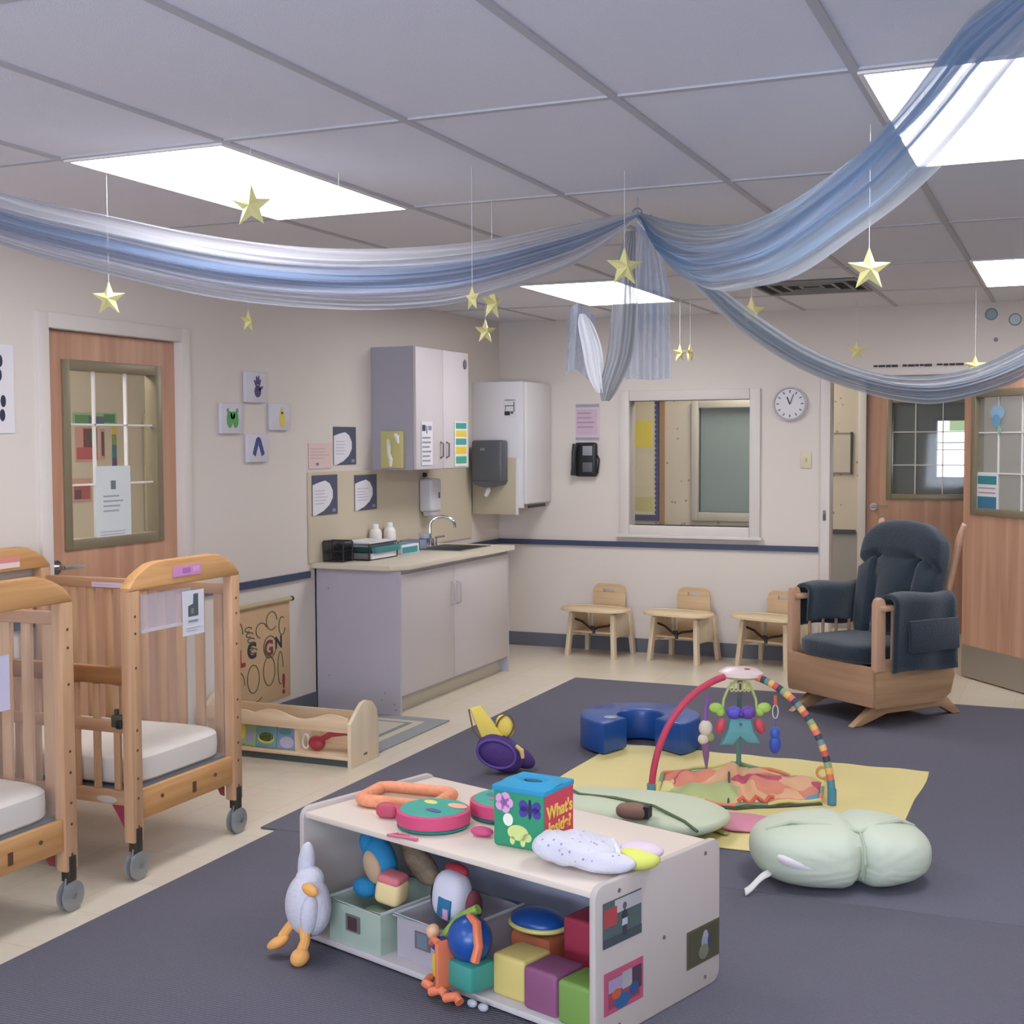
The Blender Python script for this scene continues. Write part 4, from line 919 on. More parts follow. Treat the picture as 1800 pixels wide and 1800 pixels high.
B().ell(tuple(hub+Vector((.035, -.03, .026))), (.014, .01, .004), M('a04a44', .4)).build('hub_button', t)
for f, mm in ((fA, '5f96a5'), (fB, '4f8ea6')): B().cyl(tuple(f-Vector((0, 0, .014))), tuple(f+Vector((0, 0, .05))), .019, M(mm, .5), 14).build('arch_foot', t)
# quilted mat
qm = {}
qc = ['c0506a', 'e0b088', '7aa8ac', 'd6d490', 'd98a70', 'b4c084', '6a9ab4', 'dcc08a']
m, nt, p = newmat('patchwork_quilt'); N = nt.nodes.new; L = nt.links.new
tc = N('ShaderNodeTexCoord'); vo = N('ShaderNodeTexVoronoi'); vo.inputs['Scale'].default_value = 7.5; vo.inputs['Randomness'].default_value = 1
no = N('ShaderNodeTexNoise'); no.inputs['Scale'].default_value = 5; mxv = N('ShaderNodeMix'); mxv.data_type = 'RGBA'; mxv.inputs[0].default_value = .12
L(tc.outputs['Object'], mxv.inputs[6]); L(no.outputs['Color'], mxv.inputs[7]); L(tc.outputs['Object'], no.inputs[0]); L(mxv.outputs[2], vo.inputs['Vector'])
r = N('ShaderNodeValToRGB'); r.color_ramp.interpolation = 'CONSTANT'
for i, c in enumerate(qc):
    e_ = r.color_ramp.elements[i] if i < 2 else r.color_ramp.elements.new(i/len(qc))
    e_.position = i/len(qc); e_.color = (*lin(c), 1)
sp = N('ShaderNodeSeparateColor'); L(vo.outputs['Color'], sp.inputs[0]); L(sp.outputs[0], r.inputs[0]); L(r.outputs[0], p.inputs['Base Color']); p.inputs['Roughness'].default_value = .8
QUILT = m
qo = [(-1.62, 5.33), (-1.27, 5.31), (-.96, 5.52), (-1.0, 5.82), (-1.42, 6.02), (-1.70, 5.72)]
cx = sum(a for a, _ in qo)/6; cy = sum(b_ for _, b_ in qo)/6
def qfn(u_, v_):
    k = u_*6; i = int(k) % 6; fr_ = k-int(k); A_ = qo[i]; B_ = qo[(i+1) % 6]
    ex = A_[0]+(B_[0]-A_[0])*fr_; ey = A_[1]+(B_[1]-A_[1])*fr_
    s_ = v_; x_ = cx+(ex-cx)*s_; y_ = cy+(ey-cy)*s_
    z = .018+.066*(1-s_**5)*(.55+.3*math.sin(x_*19)*math.sin(y_*17)+.15*math.sin(x_*41+y_*23))
    z -= .03*math.exp(-((x_+1.30+(y_-5.6)*.28)/.022)**2)*(1-s_**6)
    return Vector((x_, y_, max(.0165, z)))
o = B(); o.norecalc = 1; o.sheet(qfn, 96, 24, QUILT); o = o.build('quilt', t, angle=80)
pip = [(a, b_, .026) for a, b_ in qo]; pts = []
for i in range(6):
    A_, B_ = qo[i], qo[(i+1) % 6]
    for k in range(8): pts.append((A_[0]+(B_[0]-A_[0])*k/8, A_[1]+(B_[1]-A_[1])*k/8, .028+.006*math.sin(k*1.7)))
B().tube(pts, .009, M('d2cf8c', .7), 8, closed=True, mats=[M('d8cf86', .7)]*5+[M('e08a6a', .7)]*3+[M('7d9a7a', .7)]*3).build('quilt_border', t)
B().tube([(-1.61, 5.315, .018), (-1.27, 5.295, .018), (-.95, 5.50, .018)], .006, M('3a4a3a', .6), 6).build('quilt_piping', t)
B().tube([(-1.30, 5.31, .03), (-1.33, 5.45, .05), (-1.38, 5.65, .055), (-1.43, 5.85, .045)], .005, M('2f4a48', .6), 6).build('quilt_seam', t)
# frills at the front of the quilt
B().tube([(-1.26+.016*k, 5.315+.012*k, .045+.015*math.sin(k*1.9)) for k in range(9)], .009, M('d8674f', .6), 8).build('red_frill', t)
B().prism([(-1.66, 5.32), (-1.57, 5.38), (-1.60, 5.50), (-1.72, 5.36)], .004, M('8494a6', .6), 'xy', (0, 0, .0195)).build('grey_corner', t)
b = B(); b.tube([(-1.02+.025*math.cos(a), 5.92, .045+.025*math.sin(a)) for a in [2*PI*i/16 for i in range(16)]], .007, M('d9a65e', .5), 8, closed=True); b.build('teether_ring', t)
def HX(dx, dy, z): return Vector((-1.327+dx*.92-dy*.39, 5.62+dx*.39+dy*.92, z))   # dx: along the view's right
# hanging toys (each its own thing)
t = thing('hanging_monkey_toy', 'teal plush toy with purple bow and red mittens hanging from the gym hub', 'toy', tuple(HX(0, 0, .30)), .4)
TL = M('5f9fa6', .8, bump=.3, bscale=60)
B().prism([(-.045, .0), (.045, .0), (.06, -.06), (.09, -.12), (.03, -.115), (0, -.09), (-.03, -.125), (-.085, -.125), (-.055, -.06)], .05, TL, 'xz', (0, 0, .035), bev=.016).build('body', t)
B().ell((-.028, -.02, .055), (.034, .025, .028), M('5a4fc0', .5)).ell((.032, -.02, .055), (.034, .025, .028), M('6a42a8', .5)).ell((0, -.03, .05), (.014, .02, .016), M('4a3a98', .5)).build('bow', t)
for s in (-1, 1):
    B().ell((s*.085, -.01, -.005), (.022, .018, .035), M('c84a5c', .5), rot=(0, s*-.35, 0)).build('mitten', t)
    B().ell((s*.105, -.01, .075), (.03, .012, .022), M('a9cf62', .6)).ell((s*.085, -.01, .055), (.02, .012, .018), M('9ac452', .6)).build('leaf', t)
    B().tube([(s*.01, 0, .2), (s*.05, 0, .16), (s*.07, 0, .11), (s*.075, 0, .06)], .006, M('b5c47c', .6), 8).build('strap', t)
B().ell((.0, -.03, .005), (.006, .006, .006), M('8b4a6a', .5)).build('belly_button', t)
b = B()
for k in range(5): b.tube([(-.035+.018*k+.010*math.cos(a), -.005, .165+.02*math.sin(a)) for a in [2*PI*i/10 for i in range(10)]], .0035, M('bcc47e', .5), 6, closed=True)
b.build('link_rings', t)
t = thing('hanging_blue_toy', 'blue oval rattle hanging below the striped arch of the gym', 'toy', tuple(HX(.155, -.0, .24)), .4)
B().ell((0, 0, .02), (.022, .018, .028), M('3a5fc0', .4)).ell((0, 0, -.03), (.026, .018, .04), M('3556b4', .4)).build('rattle', t)
b = B(); b.tube([(.012*math.cos(a), 0, .115+.03*math.sin(a)) for a in [2*PI*i/14 for i in range(14)]], .003, M('c9ccd6', .4), 6, closed=True).cyl((0, 0, .045), (0, 0, .088), .003, M('5a5fb0', .5), 6).cyl((0, 0, .145), (0, 0, .185), .008, M('cc6a5c', .5), 8); b.build('link', t)
t = thing('hanging_zebra_toy', 'white spotted plush rattle with a purple tail hanging at the left of the gym', 'toy', tuple(HX(-.145, .02, .26)), .4)
SPK = M('d6cdbf', .8)
B().ell((0, 0, .02), (.03, .022, .035), SPK).ell((-.01, 0, -.03), (.024, .018, .024), SPK).ell((.02, 0, -.02), (.018, .014, .02), M('9aa56a', .7)).build('body', t)
B().tube([(0, 0, -.05), (.002, 0, -.10), (.004, 0, -.16)], [.018, .014, .004], M('8a6290', .7), 10).build('tail', t)
B().tube([(0, 0, .05), (.002, 0, .10), (.01, 0, .17)], .008, M('8a58a8', .6), 8).build('strap', t)

# pink and green cloth pieces peeping out under the gym
t = thing('fabric_toy_pad', 'flat pink and green cloth pad on the yellow mat behind the round pillow', 'pad', (-1.20, 5.10, .0195))
B().prism(circ(0, 0, .17, .12, 28), .008, M('d890a4', .8), 'xy', (0, 0, .004), bev=.002).build('pink_pad', t)
B().prism([(-.05, .12), (-.34, .16), (-.30, .06), (-.17, .03), (-.1, .08)], .005, M('9fce7e', .8), 'xy', (0, 0, .0025)).prism([(-.2, -.02), (-.16, -.04), (.0, -.16), (-.02, -.18), (-.2, -.06)], .005, M('a5a66c', .8), 'xy', (0, 0, .0025)).build('green_pad', t)

# ------------------------------------------------------------------ nursing pillows
PG = M('c3ccb8', .85, bump=.25, bscale=16); 
t = thing('nursing_pillow', 'plump pale green pillow folded into two lobes, on the rug before the yellow mat', 'pillow', (-.735, 4.60, .0095), .42)
def lobes(v):
    g = math.exp(-((v.x-.12)/.10)**2)
    front = max(0, -v.y)
    y = v.y*(1-.28*g*(.4+.6*front)); z = v.z*(1-.20*g*(.5+.5*abs(v.y))) 
    z += -.05*abs(v.x)*(v.z > 0)
    # pleats spreading from the pinch
    a = math.atan2(v.z+.2, v.x-.12); y -= .018*math.sin(a*16)*math.exp(-abs(v.x-.12)/.5)*front
    # welt crossing the front
    return Vector((v.x, y, z))
B().ell((0, 0, .112), (.305, .215, .112), PG, e=.72, nu=120, nv=56, fn=lobes).build('cushion', t, angle=80)
B().tube([(-.26, -.03, .185), (-.18, -.06, .218), (-.06, -.09, .215), (.04, -.115, .20), (.12, -.08, .215), (.2, -.04, .215), (.26, .0, .185)], .006, M('b3bda6', .85), 8).build('piping', t)
B().tube([(.04, -.115, .20), (.042, -.165, .165), (.04, -.185, .11), (.038, -.165, .05)], .004, M('aab59e', .85), 8).build('seam', t)
B().ell((-.17, -.155, .115), (.085, .045, .026), M('dcd6d6', .85), e=.8, rot=(.3, .22, -.25)).build('inner_lining', t)
def tg(u_, v_): return Vector((-.26-.10*u_, -.13-.05*u_+.02*v_, .06-.045*u_**.6+.018*v_+.01*math.sin(u_*5)))
o = B(); o.norecalc = 1; o.sheet(tg, 12, 3, M('d6d6cf', .7)); o = o.build('care_tag', t); md = o.modifiers.new('thick', 'SOLIDIFY'); md.thickness = .003
t = thing('nursing_pillow', 'flat pale green pillow with dark piping lying behind the white toy shelf', 'pillow', (-1.575, 4.915, .0255), -.12)
def flatp(v): return Vector((v.x, v.y, v.z*(1-.35*v.x*v.x)+.12*math.sin(v.x*4)*math.sin(v.y*3)))
B().ell((0, 0, .052), (.37, .20, .052), M('c6cfb4', .85, bump=.25, bscale=20), e=.6, nu=60, nv=20, fn=flatp).build('cushion', t, angle=80)
B().tube([(-.33, .05, .092), (-.22, -.05, .10), (-.05, -.07, .112), (.12, -.09, .108), (.27, -.15, .085), (.33, -.17, .06)], .006, M('5d6f4f', .7), 8).build('piping', t)
tag(B().ell((0, 0, 0), (.065, .04, .03), M('8a6a5c', .8), e=.7).bx(.045, .062, -.02, .03, -.012, .034, M('2a2626', .6)).build('brown_toy', loc=(-1.20, 4.12, .462)) if 0 else
    B().ell((0, 0, .03), (.06, .04, .028), M('8a6a5c', .8), e=.7).bx(.05, .07, -.02, .03, .01, .055, M('2a2626', .6)).build('brown_toy', loc=(-1.52, 4.70, .108)), 'brown soft toy with a black strap lying on the flat green pillow', 'toy')

# ------------------------------------------------------------------ purple toy on the rug
t = thing('banana_plush', 'purple round plush toy with yellow wings standing on the rug behind the toy shelf', 'toy', (-2.40, 5.50, .0115), .42)
PU = M('4b3479', .8, bump=.3, bscale=60)
B().ell((-.01, 0, .094), (.115, .065, .078), PU, e=.85, rot=(0, .5, 0), nu=40, nv=24).ell((.07, .03, .072), (.09, .055, .045), M('43306c', .8), rot=(0, .55, 0)).build('body', t)
b = B(); b.tube([(-.03+.085*math.cos(a)+.02*math.sin(a), -.055, .10+.058*math.sin(a)-.03*math.cos(a)) for a in [2*PI*i/24 for i in range(24)]], .007, M('5e4692', .7), 8, closed=True); b.build('stitched_rim', t)
YL = M('e6cf62', .7)
B().prism([(-.15, .30), (-.10, .315), (.02, .15), (-.04, .12), (-.10, .17)], .035, YL, 'xz', (0, .0, 0), bev=.01).build('yellow_wing', t)
B().ell((.01, .01, .215), (.038, .02, .055), YL, rot=(0, -.4, 0)).build('yellow_wing', t)
b = B(); b.tube([(.01+.04*math.cos(a)+.01*math.sin(a), -.008, .215+.055*math.sin(a)) for a in [2*PI*i/20 for i in range(20)]], .004, M('6b5030', .7), 6, closed=True); b.tube([(-.155, -.018, .30), (-.135, -.018, .2), (-.09, -.018, .15), (-.045, -.018, .12)], .004, M('6b5030', .7), 6); b.build('brown_edging', t)
B().tube([(.06, -.06, .14), (.085, -.072, .12), (.09, -.072, .085)], [.008, .012, .008], M('dcc27a', .7), 8).build('beak', t)

# ------------------------------------------------------------------ toy shelf and everything on it
SA = math.atan2(-.311, .950); SO = Vector((-2.168, 3.407, .0095))
def SP_(a, b_, z=0): return (SO.x+a*.950+b_*.311, SO.y-a*.311+b_*.950, SO.z+z)
LAMW = M('ddcfc0', .4, var=.02); LAMS = M('bdb4ae', .5, var=.03)
SL, SD, SH = 1.142, .575, .41
t = thing('toy_shelf', 'low white open toy shelf in the foreground with photos on its end', 'shelf', tuple(SO), SA)
def endpan(r=.035):
    pts = []
    for cx_, cz_, a0_ in ((r, r, PI), (SD-r, r, 1.5*PI), (SD-r, SH-r, 0), (r, SH-r, .5*PI)):
        for k in range(6): a = a0_+PI/2*k/5; pts.append((cx_+r*math.cos(a), cz_+r*math.sin(a)))
    return pts
B().prism(endpan(), .02, LAMS, 'yz', (SL-.01, 0, 0), bev=.004).build('end_panel', t)
B().prism(endpan(), .02, LAMS, 'yz', (.01, 0, 0), bev=.004).build('end_panel', t)
B().bx(.02, SL-.02, .008, SD-.008, SH-.032, SH-.014, LAMW, .003).build('top_board', t)
B().bx(.02, SL-.02, .008, SD-.008, .006, .024, M('c6c0c0', .45), .003).build('bottom_board', t)
B().bx(.02, SL-.02, SD-.03, SD-.018, .024, SH-.032, M('c2c8dc', .5)).build('back_panel', t)
b = B()
for (y_, z_) in ((.10, SH-.03), (.50, SH-.03), (.30, .20), (.50, .03), (.10, .03)): b.cyl((SL-.001, y_, z_), (SL+.0015, y_, z_), .006, M('6f6864', .4), 10)
b.build('screw_cap', t)
RE = SA+PI/2   # cards on the right end: face local +x
def endcard(name, label, b0, b1, z0, z1, base, patches):
    return card(name, label, 'photo', SP_(SL+.0012, (b0+b1)/2, (z0+z1)/2-.0095), RE, b1-b0, z1-z0, base, patches, th=.0015, group='photos on the shelf end')
endcard('photo_print', 'photo with red patch on a dark green field, top photo on shelf end', .03, .194, .255, .372, M('50605f', .4), [(.3, 1, .68, .97, 'b5b0b5'), (.02, .35, .45, .85, 'a8444a'), (.0, 1, .0, .2, '3f4a50'), (circ(.55, .5, .08, .2), '33383d'), (circ(.55, .78, .05, .08), '5b5a60'), (.48, .62, .35, .5, 'aeb6bd'), (.5, .6, .12, .35, '3a3a46')])
endcard('photo_print', 'photo with a pink border and blue and red shapes, lowest photo on the shelf end', .035, .202, .08, .19, M('b0526e', .4), [(.1, .9, .12, .8, '8d3f55'), (.1, .55, .5, .8, '9a8aa8'), (.45, .75, .45, .85, '9a9a9a'), (.7, .95, .3, .85, '4b3448'), (circ(.45, .2, .2, .18), '2b5a8a'), (circ(.3, .42, .12, .12), 'b5583c'), (circ(.75, .35, .12, .15), '2f4f7a')])
endcard('photo_print', 'dark olive photo with a pale figure, right-hand photo on the shelf end', .408, .57, .085, .19, M('56523a', .4), [(.05, .95, .05, .95, '4a4833'), (circ(.55, .55, .12, .25), '8d90a0'), (circ(.55, .75, .07, .1), '9a9aa8'), (circ(.5, .3, .15, .2), '6d7460'), (circ(.68, .5, .06, .2), '3a4058')])
zt_ = SH-.0137   # top surface in shelf-local height
# soft picture frame (orange)
b = B()
t = thing('soft_picture_frame', 'orange soft fabric picture frame lying at the far left of the shelf top', 'frame', SP_(.185, .28, zt_), SA+.35)
OR = M('e2956e', .75, bump=.3, bscale=50, var=.2, vscale=60)
B().tube([(.125*math.copysign(min(1, abs(math.cos(2*PI*k/48))*1.28), math.cos(2*PI*k/48)), .085*math.copysign(min(1, abs(math.sin(2*PI*k/48))*1.28), math.sin(2*PI*k/48)), .0205) for k in range(48)], .02, OR, 12, closed=True).build('padded_border', t)
B().bx(-.11, .11, -.07, .07, .004, .008, clearmat('d8c6ae', .5)).build('picture_window', t)
# two-ring butterfly book
def soft_disc(name, label, a, b_, r, h, rz, cols):
    t = thing(name, label, 'soft book', SP_(a, b_, zt_), SA+rz)
    B().lathe([(0, 0), (r-.008, 0), (r, .006), (r-.006, .012)], M('2f7f72', .7), 36).build('green_back', t)
    B().lathe([(r-.01, .010), (r, .014), (r+.002, h*.5), (r, h-.006), (r-.01, h-.002)], M('c94a72', .7), 36).build('pink_side', t)
    B().lathe([(r-.006, h-.006), (r-.012, h), (0, h+.002)], M('3fa08c', .7, var=.1), 36).build('green_top', t)
    bb = B()
    for (x_, y_, q1, q2, c_) in cols: bb.ell((x_, y_, h+.002), (q1, q2, .004), M(c_, .6), nu=16, nv=8)
    bb.build('applique', t); return t
s1 = soft_disc('soft_fabric_book', 'round green and pink fabric book nearest the shelf front', .42, .16, .108, .055, 0, [(-.04, .03, .025, .015, 'dcd27a'), (.03, -.03, .03, .012, '4a5a8a'), (.05, .05, .035, .02, 'e8a98c')])
s2 = soft_disc('soft_fabric_book', 'round green fabric book with a pink strap beside the cube', .515, .385, .115, .055, .6, [(-.03, .02, .04, .025, '3f7a8a'), (.04, .04, .04, .02, 'f0bca8'), (.02, -.04, .03, .02, 'e0c06a'), (-.03, -.03, .025, .015, 'c4606a')])
tag(B().ell((0, 0, .014), (.035, .02, .014), M('c94f7a', .6)).build('pink_strap_end', loc=SP_(.60, .175, zt_)), 'small pink cloth tab lying between the round book and the cube', 'tab')
tag(B().tube([(-.05, -.02, .005), (-.02, -.03, .008), (.02, -.02, .005), (.05, -.03, .006)], .005, M('cc6a84', .6), 8).tube([(-.05, -.02, .005), (-.03, .0, .006), (.01, -.005, .005)], .004, M('cc6a84', .6), 8).build('pink_ribbon', loc=SP_(.44, .03, zt_)), 'thin pink ribbon lying on the shelf front edge below the round book', 'ribbon')
tag(B().ell((0, 0, .022), (.035, .022, .022), M('b5485e', .6), e=.7).tube([(.02, 0, .03), (.05, 0, .035), (.07, .01, .03)], .008, M('b5485e', .6), 8).build('pink_cloth_bug', loc=SP_(.255, .13, zt_)), 'small crimson cloth piece left of the round green book', 'toy')
# fabric cube with lettering
CA = SA+.0
t = thing('fabric_cube', 'soft green, red and blue fabric cube with lettering on the shelf top', 'toy cube', SP_(.742, .235, zt_), SA+.17)
cs = .165
GR = M('2f9068', .75, bump=.15, bscale=60); RDc = M('c23f55', .75, bump=.15, bscale=60); BL = M('2a93bd', .75, bump=.15, bscale=60)
B().box((0, 0, cs/2), (cs, cs, cs), GR, bev=.008).build('cube_body', t)
B().bx(cs/2-.0005, cs/2+.002, -cs/2+.004, cs/2-.004, .006, cs-.006, RDc).build('red_side', t)
def topfn(u_, v_):
    x_ = -cs/2-.002+(cs+.004)*u_; y_ = -cs/2-.002+(cs+.004)*v_
    rr_ = math.hypot((x_)/.075, y_/.055); z = cs+.004+.012*math.exp(-((rr_-.8)/.3)**2)-.02*math.exp(-(rr_/.35)**2)
    return Vector((x_, y_, z))
B().sheet(topfn, 32, 32, BL).box((0, 0, cs-.002), (cs+.006, cs+.006, .016), BL, bev=.004).build('blue_top', t)
B().prism(circ(0, 0, .03, .012, 16), .004, M('155a78', .8), 'xy', (0, 0, cs-.0+.0075)).build('top_slot', t)
GF = -cs/2-.0015
b = B()
def blob(cx_, cz_, r1, r2, h, lift=0): b.prism(circ(cx_, cz_, r1, r2, 18), .002+lift, M(h, .7), 'xz', (0, GF, 0))
for k in range(5):
    a = 2*PI*k/5; blob(-.045+.016*math.cos(a), .125+.016*math.sin(a), .014, .014, 'd9a2cf')
blob(-.045, .125, .01, .01, '8a5a9a', .001); b.build('pink_flower', t)
b = B()
for sx_ in (-1, 1):
    for sz in (-1, 1): b.prism(circ(sx_*.016, .0+sz*.015, .013, .017, 14), .002, M('4a3a94', .7), 'xz', (.038, GF, .115), (0, sx_*sz*.4, 0))
b.prism(circ(0, 0, .005, .028, 12), .003, M('2e2560', .7), 'xz', (.038, GF, .115)); b.build('purple_butterfly', t)
b = B(); blob(.0, .045, .034, .022, 'c9d88a'); blob(-.032, .078, .016, .018, 'e2ead8'); blob(.03, .035, .014, .012, 'c9d88a'); blob(-.018, .022, .008, .012, 'c9d88a'); blob(.016, .02, .008, .012, 'c9d88a'); b.build('green_turtle', t)
YT = M('e8c25a', .6)
text_part("What's", .050, YT, t, (cs/2+.003, 0.0, .104), (PI/2, 0, PI/2), bold=.0014)
text_part('Inside?', .048, YT, t, (cs/2+.003, 0.0, .060), (PI/2, 0, PI/2), bold=.0014)
# swaddled bundle
t = thing('muslin_bundle', 'white bundle of spotted muslin cloth on the right end of the shelf top', 'cloth', SP_(1.012, .150, zt_+.008), SA+.28)
m, nt, p = newmat('spotted_muslin'); N = nt.nodes.new; L = nt.links.new
tc = N('ShaderNodeTexCoord'); vo = N('ShaderNodeTexVoronoi'); vo.inputs['Scale'].default_value = 55; rr_ = N('ShaderNodeValToRGB')
rr_.color_ramp.elements[0].position = .14; rr_.color_ramp.elements[0].color = (*lin('8a94b8'), 1); rr_.color_ramp.elements[1].position = .22; rr_.color_ramp.elements[1].color = (*lin('d4d2dc'), 1)
L(tc.outputs['Object'], vo.inputs[0]); L(vo.outputs['Distance'], rr_.inputs[0]); L(rr_.outputs[0], p.inputs['Base Color']); p.inputs['Roughness'].default_value = .85
n2 = N('ShaderNodeTexNoise'); n2.inputs['Scale'].default_value = 22; n2.inputs['Detail'].default_value = 3; n2.inputs['Distortion'].default_value = 1.5; L(tc.outputs['Object'], n2.inputs[0])
bp = N('ShaderNodeBump'); bp.inputs['Strength'].default_value = .7; bp.inputs['Distance'].default_value = .012; L(n2.outputs['Fac'], bp.inputs['Height']); L(bp.outputs[0], p.inputs['Normal'])
MU = m
def wrap(v):
    return Vector((v.x, v.y*(1+.12*math.sin(v.x*5)), v.z*(1+.10*math.sin(v.x*7+v.y*4)+.06*math.sin(v.x*17+v.y*11))-.08*v.x))
B().ell((-.035, 0, .040), (.125, .076, .040), MU, e=.8, nu=48, nv=20, fn=wrap).ell((.05, -.045, .03), (.09, .03, .03), MU, rot=(0, 0, .15)).build('wrapped_cloth', t, angle=80)
B().ell((.125, .02, .032), (.06, .05, .03), M('d9dc6a', .8), nu=24).build('yellow_lining', t)
B().ell((.13, .035, .05), (.06, .035, .022), M('d9c6d0', .8), nu=24).build('pale_flap', t)
B().tube([(.03, .075, .05), (.05, .03, .066), (.085, -.02, .055), (.09, -.05, .03)], .006, M('e8e6ee', .8), 8).build('cloth_edge', t)

# inside the shelf
zb = .0245
def SH_(a, b_, z=0): return SP_(a, b_, zb+z)
BIN = clearmat('c9d2cc', .42, .3)
def bin_(label, a, b_, tint, pic):
    t = thing('storage_bin', label, 'bin', SH_(a, b_), SA, 'frosted bins in the toy shelf')
    wd, dp, h = .235, .30, .125; bt = clearmat(tint, .5, .3); b = B()
    b.bx(-wd/2+.008, wd/2-.008, -dp/2+.008, dp/2-.008, 0, .003, bt)
    for s in (-1, 1): b.bx(s*(wd/2-.006)-.0012, s*(wd/2-.006)+.0012, -dp/2+.006, dp/2-.006, 0, h, bt).bx(-wd/2+.006, wd/2-.006, s*(dp/2-.006)-.0012, s*(dp/2-.006)+.0012, 0, h, bt)
    b.build('bin_wall', t)
    rm = clearmat('d5dbd8', .75, .25); b = B()
    b.tube([(-wd/2, -dp/2, h), (wd/2, -dp/2, h), (wd/2, dp/2, h), (-wd/2, dp/2, h)], .006, rm, 8, closed=True); b.build('bin_rim', t)
    B().bx(-.035, .025, -dp/2+.0005, -dp/2+.003, .045, .095, M('6f6468', .5)).bx(-.025, .015, -dp/2-.0002, -dp/2+.001, .05, .09, M(pic, .5)).build('picture_label', t)
    return t
bin_('frosted plastic bin behind the white duck in the toy shelf', .226, .165, 'c4d6c6', '4a3438')
bin_('frosted plastic bin in the middle of the toy shelf holding a white toy', .484, .20, 'cbc4cc', '6a7a8a')
t = thing('duck_plush', 'white plush duck with orange feet slumped at the left end of the toy shelf', 'plush toy', SP_(.085, -.06, -.006), SA)
t.scale = (.84, .84, .84)
DK = M('c9c8d2', .95, bump=.4, bscale=70); DO = M('e0a45c', .8, bump=.2, bscale=60)
B().ell((.03, .0, .185), (.078, .075, .115), DK, nu=32, nv=20, fn=lambda v: Vector((v.x*(1.16-.12*v.z), v.y, v.z))).ell((.085, -.04, .17), (.03, .035, .075), DK, rot=(0, .15, 0)).ell((.0, .02, .315), (.033, .03, .085), DK, rot=(0, .12, 0)).ell((.03, .01, .27), (.055, .05, .05), DK).build('body', t)
B().ell((.095, -.045, .262), (.038, .02, .02), DO, rot=(0, .2, 0)).build('bill', t)
B().tube([(.0, -.035, .13), (-.02, -.055, .095), (-.028, -.07, .07)], [.018, .018, .02], DO).ell((-.035, -.085, .055), (.045, .03, .02), DO, rot=(0, -.5, .5)).build('foot', t)
B().tube([(.06, -.045, .12), (.085, -.06, .085), (.085, -.075, .055)], [.02, .018, .02], DO).ell((.09, -.09, .035), (.032, .035, .03), DO, rot=(.5, 0, -.2)).build('foot', t)
t = thing('blue_plush', 'blue plush toy with a tan oval face behind the duck', 'plush toy', SH_(.20, .15, .128), SA)
BP = M('1f7cab', .85, bump=.3, bscale=60)
B().ell((0, 0, .09), (.06, .045, .085), BP, rot=(0, -.35, 0), nu=28).ell((-.045, -.005, .145), (.028, .03, .04), BP, rot=(0, -.2, 0)).ell((-.02, -.045, .02), (.045, .03, .03), BP).build('body', t)
B().ell((.005, -.036, .085), (.034, .018, .052), M('b89c7e', .85), rot=(0, -.5, 0)).build('tan_face', t)
t = thing('leopard_plush', 'brown spotted plush toy deep in the left bin behind the blue plush', 'plush toy', SH_(.265, .26, .128), SA)
B().ell((0, 0, .07), (.085, .04, .04), M('8e7a64', .9, bump=.3, bscale=60, var=.5, vscale=60), rot=(0, .6, 0)).ell((-.05, 0, .125), (.035, .03, .035), M('857058', .9, var=.5, vscale=60)).build('body', t)
for s in (0, 1): B().ell((-.06+.03*s, .0, .16), (.01, .008, .012), M('7a6650', .9)).build('ear', t)
t = thing('peach_block', 'soft yellow block with a pink top leaning on the left bin rim', 'soft block', SH_(.315, .09, .128), SA+.3)
B().box((0, 0, .045), (.085, .08, .075), M('dfca92', .8), bev=.02, seg=3, rot=(0, .15, 0)).build('block', t)
B().box((.004, 0, .082), (.075, .075, .03), M('d0767c', .8), bev=.013, seg=3, rot=(0, .15, 0)).build('pink_top', t)
t = thing('green_toy', 'pale green toy lying in the left frosted bin', 'toy', SH_(.24, .1, .005), SA)
B().ell((0, 0, .045), (.06, .05, .045), M('a7bf9a', .6)).ell((-.06, .04, .04), (.04, .05, .035), M('9ab088', .6)).build('toy_body', t)
t = thing('white_panda_toy', 'white and blue plush toy with black and red edges in the middle bin', 'plush toy', SH_(.484, .17, .10), SA)
B().ell((0, 0, .075), (.06, .045, .075), M('d6d4de', .8), e=.75, nu=28, rot=(0, .15, 0)).build('body', t)
B().ell((-.062, .01, .06), (.022, .03, .05), M('2c2a30', .8)).ell((.0, .02, .145), (.045, .02, .02), M('a8303c', .8)).ell((.068, .02, .05), (.02, .03, .05), M('7a3a44', .8)).build('dark_trim', t)
B().box((.008, -.042, .05), (.05, .01, .06), M('2a6f98', .7), bev=.004, rot=(0, .15, 0)).box((.018, -.048, .035), (.02, .004, .03), M('c79ac0', .7), bev=.001).build('blue_patch', t)
t = thing('pink_toy', 'pink and green toy pieces seen inside the middle frosted bin', 'toy', SH_(.478, .18, .005), SA)
B().ell((-.02, 0, .025), (.06, .04, .025), M('b5708a', .7)).ell((.05, .03, .03), (.035, .03, .03), M('8aa880', .7)).build('toy_body', t)
